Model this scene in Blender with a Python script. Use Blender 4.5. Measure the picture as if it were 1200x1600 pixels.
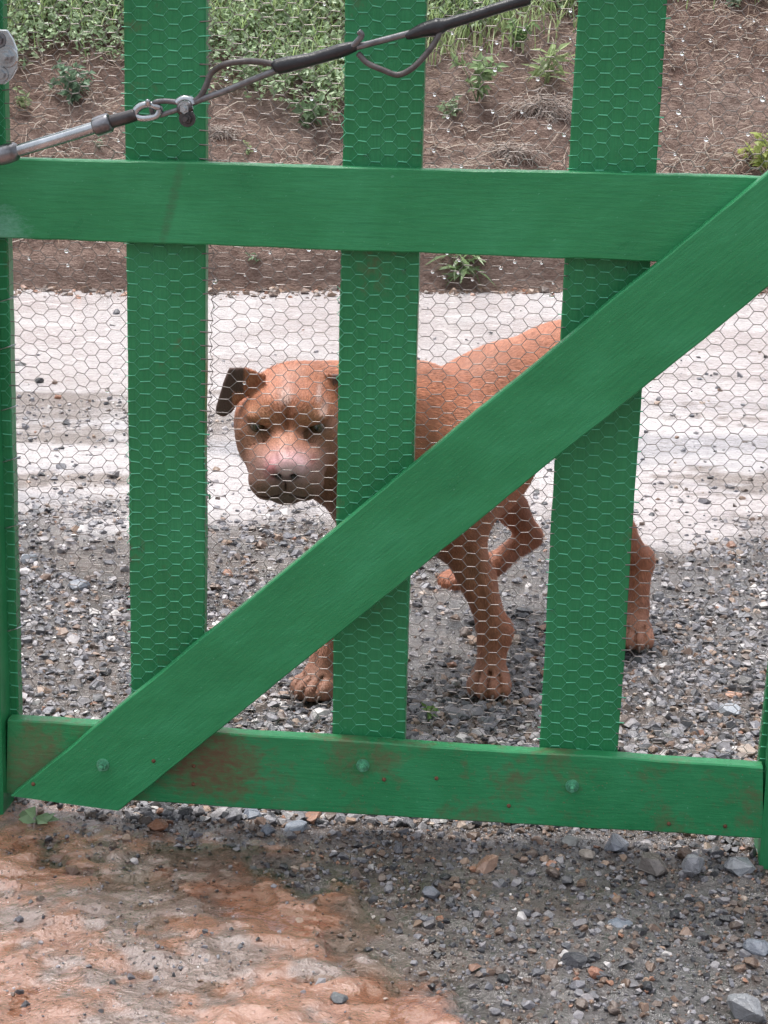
import bpy, bmesh, math, random
import numpy as np
from mathutils import Vector, Matrix

for o in list(bpy.data.objects): bpy.data.objects.remove(o)
scene = bpy.context.scene
C = scene.collection
R_ = math.radians

# ------------------------------------------------------------------ camera
F_PX = 3000.0                       # focal length in photograph pixels (1200 x 1600)
PITCH, ROLL, CAM_H = R_(15.183), R_(1.474), 1.08
CAM = np.array([0.0, 0.0, CAM_H])
FW = np.array([0.0, math.cos(PITCH), -math.sin(PITCH)])
R0 = np.array([1.0, 0.0, 0.0]); U0 = np.cross(R0, FW)
RT = math.cos(ROLL)*R0 + math.sin(ROLL)*U0
UP = -math.sin(ROLL)*R0 + math.cos(ROLL)*U0
cam_d = bpy.data.cameras.new('camera'); cam = bpy.data.objects.new('camera', cam_d); C.objects.link(cam)
cam_d.sensor_fit = 'VERTICAL'; cam_d.sensor_height = 36.0; cam_d.lens = F_PX/1600*36
cam_d.clip_start = 0.05; cam_d.clip_end = 500
m = Matrix.Identity(4)
for i in range(3):
    m[i][0], m[i][1], m[i][2], m[i][3] = RT[i], UP[i], -FW[i], CAM[i]
cam.matrix_world = m
scene.camera = cam
scene.render.resolution_x, scene.render.resolution_y = 768, 1024

# ------------------------------------------------------------------ world, sun, exposure (overcast, wet day)
SUN_EL, SUN_AZ = R_(74), R_(316)    # azimuth measured from +Y clockwise: high, beyond the gate on the left
world = bpy.data.worlds.new("World"); scene.world = world; world.use_nodes = True
wn = world.node_tree.nodes; wl = world.node_tree.links; wn.clear()
sky = wn.new('ShaderNodeTexSky'); sky.sky_type = 'NISHITA'; sky.sun_disc = False
sky.sun_elevation = SUN_EL; sky.sun_rotation = SUN_AZ; sky.dust_density = 4.0; sky.air_density = 1.0; sky.ozone_density = 1.0
hs = wn.new('ShaderNodeHueSaturation'); hs.inputs['Saturation'].default_value = 0.30     # cloud layer: nearly grey sky light
bg = wn.new('ShaderNodeBackground'); bg.inputs['Strength'].default_value = 0.14
wo = wn.new('ShaderNodeOutputWorld')
wl.new(sky.outputs[0], hs.inputs['Color']); wl.new(hs.outputs[0], bg.inputs[0]); wl.new(bg.outputs[0], wo.inputs[0])
sun_d = bpy.data.lights.new('sun', 'SUN'); sun_d.energy = 1.5; sun_d.angle = R_(15); sun_d.color = (1.0, 0.965, 0.93)
sun = bpy.data.objects.new('sun', sun_d); C.objects.link(sun)
sd = Vector((math.sin(SUN_AZ)*math.cos(SUN_EL), math.cos(SUN_AZ)*math.cos(SUN_EL), math.sin(SUN_EL)))
sun.rotation_euler = sd.to_track_quat('Z', 'Y').to_euler(); sun.location = (0, -3, 6)
vs = scene.view_settings
vs.view_transform = 'Standard'; vs.look = 'None'; vs.gamma = 1.0; vs.use_curve_mapping = False; vs.exposure = 1.1

# ------------------------------------------------------------------ helpers
rng = np.random.default_rng(7); random.seed(7)

def ray(u, v):
    return FW + RT*((u-600)/F_PX) + UP*((800-v)/F_PX)
def at_y(u, v, Y):
    d = ray(u, v); return CAM + d*((Y-CAM[1])/d[1])
def ground(u, v, z=0.0):
    d = ray(u, v); return CAM + d*((z-CAM_H)/d[2])
def project(P):
    d = np.asarray(P, float)-CAM; w = d@FW
    return 600+F_PX*(d@RT)/w, 800-F_PX*(d@UP)/w

# gate frame: s along the gate, t out of the gate towards the viewer, z up
YA = R_(5.545)
GO = np.array([0.2264, 2.3325, 0.0]); GS = np.array([math.cos(YA), -math.sin(YA), 0.0]); GT = np.array([-math.sin(YA), -math.cos(YA), 0.0])
def on_gate(u, v, t):
    d = ray(u, v); k = ((GO+GT*t-CAM)@GT)/(d@GT); P = CAM+d*k
    return float((P-GO)@GS), float(P[2])
def G(s, t, z):
    return GO+GS*s+GT*t+np.array([0, 0, z])

def hash2(ix, iy, seed):
    h = (ix.astype(np.int64)*374761393 + iy.astype(np.int64)*668265263 + seed*982451653) & 0xFFFFFFFF
    h = ((h ^ (h >> 13))*1274126177) & 0xFFFFFFFF
    return ((h ^ (h >> 16)) & 0xFFFF)/65535.0
def vnoise(x, y, seed=0):
    x = np.asarray(x, float); y = np.asarray(y, float)
    ix = np.floor(x); iy = np.floor(y); fx = x-ix; fy = y-iy
    fx = fx*fx*(3-2*fx); fy = fy*fy*(3-2*fy)
    a = hash2(ix, iy, seed); b = hash2(ix+1, iy, seed); c = hash2(ix, iy+1, seed); d = hash2(ix+1, iy+1, seed)
    return (a*(1-fx)+b*fx)*(1-fy)+(c*(1-fx)+d*fx)*fy
def fbm(x, y, seed=0, oct=4):
    r = 0; amp = 0.5
    for o in range(oct):
        r = r+amp*(vnoise(x*2**o, y*2**o, seed+o*17)-0.5)*2; amp *= 0.5
    return r
def sstep(a, b, x):
    t = np.clip((x-a)/(b-a), 0, 1); return t*t*(3-2*t)

def raw_mesh(name, verts, faces_idx, loop_counts=None, smooth=False):
    """verts (n,3); faces_idx (m,k) array of equal-size polygons"""
    verts = np.asarray(verts, np.float32); f = np.asarray(faces_idx, np.int32)
    me = bpy.data.meshes.new(name)
    me.vertices.add(len(verts)); me.vertices.foreach_set('co', verts.ravel())
    k = f.shape[1]
    me.loops.add(f.size); me.loops.foreach_set('vertex_index', f.ravel())
    me.polygons.add(len(f)); me.polygons.foreach_set('loop_start', np.arange(0, f.size, k, dtype=np.int32))
    me.polygons.foreach_set('use_smooth', np.full(len(f), smooth))
    me.update(calc_edges=True); me.validate()
    return me
def vcol(me, cols, name='col'):
    a = me.color_attributes.new(name, 'FLOAT_COLOR', 'POINT')
    c = np.ones((len(me.vertices), 4), np.float32); c[:, :3] = cols
    a.data.foreach_set('color', c.ravel())

def put(name, me, mat, parent=None):
    o = bpy.data.objects.new(name, me); C.objects.link(o)
    if mat is not None:
        for mm in (mat if isinstance(mat, (list, tuple)) else [mat]): me.materials.append(mm)
    if parent is not None: o.parent = parent
    return o
def tag(o, label=None, cat=None, group=None, kind=None):
    if label: o['label'] = label
    if cat: o['category'] = cat
    if group: o['group'] = group
    if kind: o['kind'] = kind
    return o
def empty(name, loc, label, cat, group=None):
    o = bpy.data.objects.new(name, None); C.objects.link(o); o.location = loc; o.empty_display_size = 0.05
    tag(o, label, cat, group); return o
def setparent(o, p):
    """parent keeping world coordinates (parents are unrotated empties)"""
    o.parent = p
    o.matrix_parent_inverse = Matrix.Translation(p.matrix_basis.translation).inverted() if p.parent is None else Matrix.Identity(4)

def bm_obj(name, bm, mat, parent=None, smooth=False):
    me = bpy.data.meshes.new(name)
    bmesh.ops.recalc_face_normals(bm, faces=bm.faces)
    for f in bm.faces: f.smooth = smooth
    bm.to_mesh(me); bm.free()
    o = put(name, me, mat)
    if parent is not None:
        if parent.type == 'EMPTY': setparent(o, parent)
        else: o.parent = parent        # parts of a part: both meshes are written in the same frame
    return o

def tube_bm(bm, pts, rad, n=10, cap=True, closed=False):
    pts = [Vector(p) for p in pts]; N = len(pts)
    rads = rad if isinstance(rad, (list, tuple, np.ndarray)) else [rad]*N
    rings = []; prev = None
    for i, p in enumerate(pts):
        if closed: d = pts[(i+1) % N]-pts[i-1]
        else: d = pts[min(i+1, N-1)]-pts[max(i-1, 0)]
        d.normalize()
        if prev is None:
            a = Vector((0, 0, 1)) if abs(d.z) < .9 else Vector((1, 0, 0))
            x = d.cross(a).normalized()
        else:
            x = (prev-d*prev.dot(d)).normalized()
        prev = x; y = d.cross(x)
        rings.append([bm.verts.new(p+(x*math.cos(2*math.pi*k/n)+y*math.sin(2*math.pi*k/n))*rads[i]) for k in range(n)])
    for i in range(N if closed else N-1):
        a, b = rings[i], rings[(i+1) % N]
        for k in range(n): bm.faces.new((a[k], a[(k+1) % n], b[(k+1) % n], b[k]))
    if cap and not closed:
        bm.faces.new(rings[0][::-1]); bm.faces.new(rings[-1])
def smooth_path(pts, n=8):
    P = [np.array(p, float) for p in pts]; out = []
    Q = [2*P[0]-P[1]]+P+[2*P[-1]-P[-2]]
    for i in range(1, len(Q)-2):
        for k in range(n):
            t = k/n; a, b, c, d = Q[i-1], Q[i], Q[i+1], Q[i+2]
            out.append(0.5*((2*b)+(-a+c)*t+(2*a-5*b+4*c-d)*t*t+(-a+3*b-3*c+d)*t**3))
    out.append(P[-1]); return out

# ------------------------------------------------------------------ materials
def newmat(name):
    mt = bpy.data.materials.new(name); mt.use_nodes = True
    nt = mt.node_tree; b = nt.nodes['Principled BSDF']
    return mt, nt, b
class NT:
    def __init__(s, nt): s.nt = nt; s.n = nt.nodes; s.l = nt.links
    def node(s, t, **kw):
        x = s.n.new(t)
        for k, v in kw.items(): setattr(x, k, v)
        return x
    def link(s, a, b): s.l.new(a, b)
    def coord(s, kind='Object', scale=(1, 1, 1), rot=(0, 0, 0)):
        tc = s.node('ShaderNodeTexCoord'); mp = s.node('ShaderNodeMapping')
        mp.inputs['Scale'].default_value = scale; mp.inputs['Rotation'].default_value = rot
        s.link(tc.outputs[kind], mp.inputs[0]); return mp.outputs[0]
    def noise(s, vec, scale, detail=4, rough=.55, dist=0):
        x = s.node('ShaderNodeTexNoise'); x.inputs['Scale'].default_value = scale
        x.inputs['Detail'].default_value = detail; x.inputs['Roughness'].default_value = rough; x.inputs['Distortion'].default_value = dist
        if vec is not None: s.link(vec, x.inputs['Vector'])
        return x.outputs['Fac']
    def ramp(s, fac, stops, interp='LINEAR'):
        x = s.node('ShaderNodeValToRGB'); x.color_ramp.interpolation = interp
        e = x.color_ramp.elements
        while len(e) < len(stops): e.new(0.5)
        for k, (p, c) in enumerate(stops):
            e[k].position = p; e[k].color = (*c, 1) if len(c) == 3 else c
        s.link(fac, x.inputs[0]); return x.outputs['Color']
    def val(s, fac, a, b, lo=0.0, hi=1.0):
        x = s.node('ShaderNodeMapRange'); x.inputs[1].default_value = a; x.inputs[2].default_value = b
        x.inputs[3].default_value = lo; x.inputs[4].default_value = hi; s.link(fac, x.inputs[0]); return x.outputs[0]
    def mix(s, fac, a, b, mode='MIX'):
        x = s.node('ShaderNodeMix', data_type='RGBA', blend_type=mode)
        for sock, v in ((x.inputs[0], fac), (x.inputs[6], a), (x.inputs[7], b)):
            if isinstance(v, (int, float)): sock.default_value = v
            elif isinstance(v, tuple): sock.default_value = (*v, 1)
            else: s.link(v, sock)
        return x.outputs[2]
    def math(s, op, a, b=None):
        x = s.node('ShaderNodeMath', operation=op)
        for sock, v in ((x.inputs[0], a), (x.inputs[1], b)):
            if v is None: continue
            if isinstance(v, (int, float)): sock.default_value = v
            else: s.link(v, sock)
        return x.outputs[0]
    def bump(s, h, strength, dist, normal=None):
        x = s.node('ShaderNodeBump'); x.inputs['Strength'].default_value = strength; x.inputs['Distance'].default_value = dist
        s.link(h, x.inputs['Height'])
        if normal is not None: s.link(normal, x.inputs['Normal'])
        return x.outputs[0]

def paint_mat(name, mud=0.0, tone=1.0, blobs=()):
    """glossy green enamel brushed on rough sawn boards; mesh coordinates: x along the board, y across, z out"""
    mt, nt, b = newmat(name); n = NT(nt)
    grain = n.coord('UV', (3, 60, 1)); plain = n.coord('UV', (1, 1, 1)); gm = n.coord('UV', (7, 52, 1))
    big = n.noise(plain, 7, 6, .65, .3)
    col = n.ramp(big, [(.25, (.024, .212, .078)), (.5, (.034, .268, .102)), (.75, (.052, .335, .145))])
    gr = n.noise(grain, 6, 5, .6, .6)
    col = n.mix(n.val(gr, .42, .75, 0, .42), col, (.010, .140, .058))
    chips = n.noise(plain, 190, 2, .5)
    col = n.mix(n.val(chips, .70, .76, 0, .55), col, (.13, .42, .26))
    if mud > 0:
        # splashed red mud: grows towards the lower edge
        sep = n.node('ShaderNodeSeparateXYZ'); n.link(plain, sep.inputs[0])
        blot = n.noise(plain, 9, 5, .65, .4)
        fine = n.noise(plain, 70, 4, .7)
        a = n.math('ADD', n.math('MULTIPLY', blot, 1.25), n.math('MULTIPLY', fine, .55))
        fac = n.val(a, 1.08-.22*mud, 1.36-.2*mud, 0, .85)
        col = n.mix(fac, col, (.16, .088, .055))
        fl = n.noise(plain, 240, 2, .6)
        col = n.mix(n.val(fl, .66, .72, 0, .7*mud), col, (.24, .15, .10))
    for (bu, bv, su, sv, bc, st) in blobs:
        se = n.node('ShaderNodeSeparateXYZ'); n.link(plain, se.inputs[0])
        du = n.math('POWER', n.math('ABSOLUTE', n.math('DIVIDE', n.math('SUBTRACT', se.outputs[0], bu), su)), 2)
        dv_ = n.math('POWER', n.math('ABSOLUTE', n.math('DIVIDE', n.math('SUBTRACT', se.outputs[1], bv), sv)), 2)
        g_ = n.math('SUBTRACT', n.math('ADD', n.math('MULTIPLY', n.noise(n.coord('UV', (1, 1.8, 1)), 55, 7, .8), 3.2), -.75), n.math('MULTIPLY', n.math('ADD', du, dv_), .55))
        col = n.mix(n.val(g_, 0, 1.0, 0, st), col, bc)
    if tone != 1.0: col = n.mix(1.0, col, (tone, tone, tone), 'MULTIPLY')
    n.link(col, b.inputs['Base Color'])
    rg = n.val(big, .3, .7, .24, .42); n.link(rg, b.inputs['Roughness'])
    b.inputs['Specular IOR Level'].default_value = .3
    h1 = n.noise(gm, 4, 6, .7, .35)
    h2 = n.noise(plain, 75, 4, .6)
    hh = n.math('ADD', n.math('MULTIPLY', h1, .7), n.math('MULTIPLY', h2, .5))
    nb = n.bump(hh, .6, .0018)
    n.link(nb, b.inputs['Normal'])
    return mt
M = {}
M['paint'] = paint_mat('green_paint', .0, blobs=[(41*1.37, 41*1.37*.31+.21, .045, .030, (.16, .40, .30), .8), (41*1.37+.225, 41*1.37*.31+.17, .006, .06, (.05, .17, .075), .7)])
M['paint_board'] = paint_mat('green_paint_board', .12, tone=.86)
M['paint_low'] = paint_mat('green_paint_muddy', .75, blobs=[(44*1.37+.27, 44*1.37*.31+.17, .075, .05, (.15, .080, .050), .95), (44*1.37+.04, 44*1.37*.31+.20, .05, .05, (.15, .10, .06), .7)])
def simple(name, col, rough=.5, metal=0.0, spec=.5, nscale=0, var=.25, bump=0, coords='Object', bscale=None, bdist=.001):
    mt, nt, b = newmat(name); n = NT(nt)
    b.inputs['Roughness'].default_value = rough; b.inputs['Metallic'].default_value = metal; b.inputs['Specular IOR Level'].default_value = spec
    if nscale:
        v = n.coord(coords); f = n.noise(v, nscale, 4, .6)
        dark = tuple(c*(1-var) for c in col); light = tuple(min(1, c*(1+var)) for c in col)
        n.link(n.ramp(f, [(.3, dark), (.7, light)]), b.inputs['Base Color'])
        if bump: n.link(n.bump(n.noise(v, bscale or nscale*3, 4, .6), bump, bdist), b.inputs['Normal'])
    else: b.inputs['Base Color'].default_value = (*col, 1)
    return mt
M['wire'] = simple('galvanised_wire', (.25, .225, .215), .40, .7, .5, 60, .35)
M['wire_paint'] = simple('painted_wire', (.12, .50, .30), .35, 0, .5, 40, .25)
M['galv'] = simple('galvanised_steel', (.42, .445, .47), .27, .9, .5, 35, .3, .15, bscale=220)
M['steel'] = simple('weathered_steel', (.22, .22, .235), .30, .85, .5, 60, .5, .25, bscale=300)
M['dark_steel'] = simple('dark_steel', (.08, .075, .078), .42, .7, .5, 60, .35)
M['rope'] = simple('wire_rope', (.17, .17, .18), .45, .55, .5, 90, .35)
M['old_rope'] = simple('tarnished_rope_tail', (.11, .10, .10), .5, .4, .5, 90, .35)
M['tape'] = simple('black_tape', (.018, .019, .023), .38, 0, .5, 60, .3, .5, bscale=120, bdist=.002)
M['rust'] = simple('rusty_iron', (.16, .075, .045), .75, .1, .3, 150, .4, .4, bscale=300)
M['wood_raw'] = simple('bare_wood_brown', (.085, .058, .040), .7, 0, .3, 40, .35, .3)
M['bolt_green'] = simple('painted_bolt', (.09, .32, .19), .4, .2, .5, 200, .4)

# the plain wet ground: red clay in front, brown mud and pale hard road behind; colour written per vertex from the soil map
def ground_mat():
    mt, nt, b = newmat('wet_ground'); n = NT(nt)
    at = n.node('ShaderNodeAttribute', attribute_name='col')
    wet = n.node('ShaderNodeAttribute', attribute_name='wet')
    v = n.coord('Object')
    f1 = n.noise(v, 55, 6, .65); f2 = n.noise(v, 300, 4, .65)
    col = n.mix(n.val(f1, .3, .7, 0, .6), at.outputs['Color'], n.mix(1.0, at.outputs['Color'], (.62, .58, .57), 'MULTIPLY'))
    col = n.mix(n.val(f2, .60, .74, 0, .45), col, n.mix(1.0, at.outputs['Color'], (1.45, 1.42, 1.4), 'MULTIPLY'))
    pit = n.noise(v, 150, 3, .5)
    col = n.mix(n.val(pit, .63, .69, 0, .7), col, n.mix(1.0, at.outputs['Color'], (.28, .26, .26), 'MULTIPLY'))
    n.link(col, b.inputs['Base Color'])
    film = n.noise(v, 7, 5, .6, .5)
    w = n.math('MULTIPLY', n.val(film, .28, .42), wet.outputs['Fac'])
    n.link(n.val(w, 0, 1, .36, .12), b.inputs['Roughness'])
    b.inputs['Specular IOR Level'].default_value = .6
    n.link(n.math('MULTIPLY', w, 1.0), b.inputs['Coat Weight']); b.inputs['Coat Roughness'].default_value = .05; b.inputs['Coat IOR'].default_value = 1.5
    hh = n.math('SUBTRACT', n.math('ADD', n.math('MULTIPLY', f1, 1.0), n.math('MULTIPLY', f2, .40)), n.val(pit, .60, .72, 0, .6))
    sl_ = n.node('ShaderNodeAttribute', attribute_name='slick')
    hh = n.math('MULTIPLY', hh, n.val(sl_.outputs['Fac'], 0, 1, 1.0, .42))
    n.link(n.bump(hh, 1.0, .010), b.inputs['Normal'])
    ripple = n.noise(v, 26, 3, .5, 1.0)
    n.link(n.bump(n.math('ADD', ripple, n.math('MULTIPLY', f1, .6)), .8, .010), b.inputs['Coat Normal'])
    return mt
M['ground'] = ground_mat()
def stone_mat(name, rough=.34):
    mt, nt, b = newmat(name); n = NT(nt)
    at = n.node('ShaderNodeAttribute', attribute_name='col'); v = n.coord('Object')
    f = n.noise(v, 120, 5, .65)
    col = n.mix(n.val(f, .3, .7, 0, .7), at.outputs['Color'], n.mix(1.0, at.outputs['Color'], (.5, .48, .47), 'MULTIPLY'))
    n.link(col, b.inputs['Base Color']); n.link(n.val(f, .3, .7, rough-.16, rough+.06), b.inputs['Roughness'])
    b.inputs['Specular IOR Level'].default_value = .6
    n.link(n.bump(n.noise(v, 260, 5, .7), .6, .0025), b.inputs['Normal'])
    return mt
M['stone'] = stone_mat('wet_stone')
def bank_mat():
    mt, nt, b = newmat('earth_bank'); n = NT(nt); v = n.coord('Object'); vs_ = n.coord('Object', (1, 1, 2.2))
    a = n.noise(v, 1.6, 5, .6); f = n.noise(vs_, 22, 6, .7); g = n.noise(vs_, 90, 4, .65)
    col = n.ramp(a, [(.3, (.25, .155, .125)), (.5, (.37, .26, .215)), (.7, (.47, .36, .31))])
    col = n.mix(n.val(f, .35, .62, 0, .85), n.mix(1.0, col, (.42, .36, .34), 'MULTIPLY'), col)
    col = n.mix(n.val(g, .56, .70, 0, .75), col, (.50, .41, .35))
    g2 = n.noise(n.coord('Object', (1, 1, 3)), 45, 5, .7)
    col = n.mix(n.val(g2, .58, .68, 0, .6), col, (.10, .065, .05))
    n.link(col, b.inputs['Base Color']); b.inputs['Roughness'].default_value = .8; b.inputs['Specular IOR Level'].default_value = .25
    hh = n.math('ADD', f, n.math('MULTIPLY', g, .4))
    n.link(n.bump(n.math('ADD', hh, n.math('MULTIPLY', g2, -.5)), 1.0, .045), b.inputs['Normal'])
    return mt
M['bank'] = bank_mat()
def leaf_mat(name, rough=.40, trans=.38):
    mt, nt, b = newmat(name); n = NT(nt)
    at = n.node('ShaderNodeAttribute', attribute_name='col')
    n.link(at.outputs['Color'], b.inputs['Base Color']); b.inputs['Roughness'].default_value = rough
    b.inputs['Specular IOR Level'].default_value = .4
    tr = n.node('ShaderNodeBsdfTranslucent'); n.link(at.outputs['Color'], tr.inputs[0])
    mx = n.node('ShaderNodeMixShader'); mx.inputs[0].default_value = trans
    out = n.n['Material Output']; n.link(b.outputs[0], mx.inputs[1]); n.link(tr.outputs[0], mx.inputs[2]); n.link(mx.outputs[0], out.inputs[0])
    return mt
M['leaf'] = leaf_mat('leaf'); M['straw'] = leaf_mat('straw', .7, .1)

# ------------------------------------------------------------------ ground sheet
def soil_masks(X, Y):
    """clay (0..1) and pale road (0..1) at ground positions"""
    u, v = project_flat(X, Y)
    wob = fbm(X*5, Y*5, 3, 4)
    wob2 = fbm(X*14, Y*14, 9, 3)
    # clay tongue: bounded above by v_edge(u) and on the right by a slanting edge
    edge = np.interp(u, [-400, 0, 130, 300, 430, 560, 640, 700, 760], [1295, 1318, 1322, 1312, 1345, 1400, 1490, 1590, 1750])
    clay = sstep(-45, 55, (v-edge)+wob*95+wob2*80+fbm(X*45, Y*45, 19, 4)*90)
    far = sstep(3.62, 4.12, Y+wob*.40)
    return clay, far
def project_flat(X, Y):
    dx = X; dy = Y; dz = -CAM_H
    w = dy*FW[1]+dz*FW[2]
    w = np.maximum(w, .05)
    a = dx*RT[0]+dy*RT[1]+dz*RT[2]; b_ = dx*UP[0]+dy*UP[1]+dz*UP[2]
    return 600+F_PX*a/w, 800-F_PX*b_/w
def ground_h(X, Y):
    clay, far = soil_masks(X, Y)
    h = .006*fbm(X*3, Y*3, 21, 3)+.0085*fbm(X*16, Y*16, 5, 5)*(1-.45*clay)*(1-.5*sstep(2.3, 2.6, Y))
    rid = 1-np.abs(fbm(X*8+fbm(X*6, Y*6, 50, 2)*.8, Y*10, 33, 3))*2
    h = h+clay*(.004+.010*np.clip(rid, 0, 1)**2*sstep(-.2, .3, fbm(X*3+9, Y*3, 77, 2)))
    near = sstep(2.62, 2.40, Y)
    sw = fbm(X*9+1.3*fbm(X*5, Y*5, 91, 3), Y*15+1.3*fbm(X*5+7, Y*5, 92, 3), 93, 3)
    h = h+near*clay*(.0060*sw+.0022*(1-np.abs(fbm(X*24+sw, Y*34+sw, 99, 3))*3)-.004*sstep(.15, .35, fbm(X*22, Y*22, 95, 2)))
    h = h+near*(1-clay)*(.006*fbm(X*38, Y*38, 97, 3))
    return h*(1-.75*far)
def axis(parts):
    out = []
    for a, b, st in parts:
        out.append(np.arange(a, b-1e-9, st))
    out.append([parts[-1][1]]); return np.unique(np.round(np.concatenate(out), 5))
gx = axis([(-80, -8, 8), (-8, -2, .4), (-2, -1.2, .05), (-1.2, -.75, .012), (-.75, .75, .0075), (.75, 1.3, .012), (1.3, 2.2, .05), (2.2, 8, .4), (8, 80, 8)])
gy = axis([(-20, 0, 2), (0, 1.5, .1), (1.5, 1.62, .012), (1.62, 2.5, .0065), (2.5, 4.4, .012), (4.4, 9.2, .03), (9.2, 20, .6), (20, 120, 10)])
GX, GY = np.meshgrid(gx, gy)
GZ = ground_h(GX, GY)
clay, far = soil_masks(GX, GY)
nx, ny = len(gx), len(gy)
idx = np.arange(nx*ny).reshape(ny, nx)
quads = np.stack([idx[:-1, :-1], idx[:-1, 1:], idx[1:, 1:], idx[1:, :-1]], -1).reshape(-1, 4)
me = raw_mesh('ground', np.stack([GX, GY, GZ], -1).reshape(-1, 3), quads, smooth=True)
n1 = fbm(GX*9, GY*9, 41, 4); n2 = fbm(GX*3.2, GY*3.2, 61, 4); n3 = fbm(GX*1.1, GY*5.0, 71, 4); n4 = fbm(GX*30, GY*30, 81, 3)
def lerp(a, b, t): return np.asarray(a)*(1-t[..., None])+np.asarray(b)*t[..., None]
mud = lerp((.058, .043, .036), (.135, .100, .082), np.clip(.5+n1*1.2, 0, 1))
mud = lerp(mud, np.array((.15, .145, .150))*np.ones_like(mud), np.clip(n2*2.0, 0, .55))
road = lerp((.70, .645, .645), (.84, .81, .82), np.clip(.5+n2*1.6, 0, 1))
road = lerp(road, np.array((.44, .44, .475))*np.ones_like(road), sstep(.05, .3, fbm(GX*.8+4, GY*4.2, 131, 4))*sstep(5.6, 4.6, GY)*.8)
dirt = np.maximum(sstep(.10, .34, n3+n4*.25)*sstep(6.0, 4.9, GY), np.exp(-((GY-4.80+n2*.25)/.20)**2)*sstep(-.30, .15, n1+n4*.5)*sstep(.45, -.1, GX))
road = lerp(road, np.array((.26, .21, .18))*np.ones_like(road), dirt*.8)
cl = lerp((.25, .112, .068), (.36, .185, .128), np.clip(.5+n2*1.5, 0, 1))
cl = lerp(cl, np.array((.165, .128, .117))*np.ones_like(cl), sstep(.04, .36, n1+n4*.7)*.8)
cl = lerp(cl, np.array((.34, .135, .083))*np.ones_like(cl), sstep(.1, .5, n2-n1*.3)*.6)
colr = lerp(lerp(mud, road, far), cl, clay)
vcol(me, colr.reshape(-1, 3))
st_ = me.attributes.new('slick', 'FLOAT', 'POINT'); st_.data.foreach_set('value', np.clip(clay, 0, 1).astype(np.float32).ravel())
wt = me.attributes.new('wet', 'FLOAT', 'POINT')
wt.data.foreach_set('value', (np.clip(.95-.35*far+.05*clay, 0, 1)).astype(np.float32).ravel())
tag(put('ground', me, M['ground']), kind='structure')

# rain water standing in the hollows of the clay
px_ = np.arange(-.75, .22, .0075); py_ = np.arange(1.55, 2.30, .0075)
PX, PY_ = np.meshgrid(px_, py_); ph = ground_h(PX, PY_); pc = soil_masks(PX, PY_)[0]
level = np.percentile(ph[pc > .6], 34)
wetc = (ph < level+.0006) & (pc > .35)
grow = wetc.copy(); grow[1:] |= wetc[:-1]; grow[:-1] |= wetc[1:]; grow[:, 1:] |= wetc[:, :-1]; grow[:, :-1] |= wetc[:, 1:]
cellm = grow[:-1, :-1] & grow[1:, :-1] & grow[:-1, 1:] & grow[1:, 1:]
pid = np.arange(PX.size).reshape(PX.shape)
pq = np.stack([pid[:-1, :-1], pid[:-1, 1:], pid[1:, 1:], pid[1:, :-1]], -1)[cellm]
used, inv = np.unique(pq, return_inverse=True)
me = raw_mesh('puddle', np.stack([PX.ravel()[used], PY_.ravel()[used], np.full(len(used), level)], -1), inv.reshape(-1, 4), smooth=True)
mt, nt, b = newmat('muddy_water'); n = NT(nt); v = n.coord('Object')
nt.nodes.remove(b)
wb = n.bump(n.noise(v, 34, 3, .5, .6), .3, .004)
fr = n.node('ShaderNodeFresnel'); fr.inputs['IOR'].default_value = 1.45; n.link(wb, fr.inputs['Normal'])
tr_ = n.node('ShaderNodeBsdfTransparent'); tr_.inputs[0].default_value = (.96, .93, .90, 1)
gl_ = n.node('ShaderNodeBsdfGlossy'); gl_.inputs['Roughness'].default_value = .05; n.link(wb, gl_.inputs['Normal'])
mx_ = n.node('ShaderNodeMixShader'); n.link(fr.outputs[0], mx_.inputs[0]); n.link(tr_.outputs[0], mx_.inputs[1]); n.link(gl_.outputs[0], mx_.inputs[2])
n.link(mx_.outputs[0], n.n['Material Output'].inputs[0])
tag(put('puddle', me, mt), kind='structure')

# ------------------------------------------------------------------ earth bank behind the road
BA = ground(20, 453); BB = ground(1190, 456)
bdir = (BB-BA)/np.linalg.norm(BB-BA); bn = np.array([-bdir[1], bdir[0], 0.0])     # bn points away from the viewer
if bn[1] < 0: bn = -bn
def bank_pt(a, d):
    """a metres along the foot, d metres in from it"""
    prof = np.interp(d, [-.3, 0, .05, .14, .6, 1.3, 2.2, 4, 12, 60], [-.10, .0, .12, .20, .62, 1.20, 1.75, 2.2, 2.6, 3.0])
    nse = .07*fbm(a*1.3, d*1.8, 5, 4)+.05*fbm(a*7, d*9, 15, 5)
    k = sstep(-.05, .12, d)
    z = prof+nse*k
    dd = d-.06*fbm(a*1.1, d*0+.5, 8, 3)-.035*fbm(a*6, d*5, 12, 3)
    P = BA[None, :]+np.outer(a.ravel(), bdir)+np.outer(dd.ravel(), bn); P[:, 2] = z.ravel(); return P
ba = axis([(-40, -3, 1.2), (-3, 6, .03), (6, 45, 1.2)])
bd = axis([(-.3, 0, .1), (0, .3, .015), (.3, 2.4, .03), (2.4, 6, .2), (6, 60, 6)])
A_, D_ = np.meshgrid(ba, bd)
na, nd = len(ba), len(bd); idx = np.arange(na*nd).reshape(nd, na)
quads = np.stack([idx[:-1, :-1], idx[:-1, 1:], idx[1:, 1:], idx[1:, :-1]], -1).reshape(-1, 4)
me = raw_mesh('bank', bank_pt(A_, D_), quads, smooth=True)
tag(put('earth_bank', me, M['bank']), kind='structure')

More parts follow.
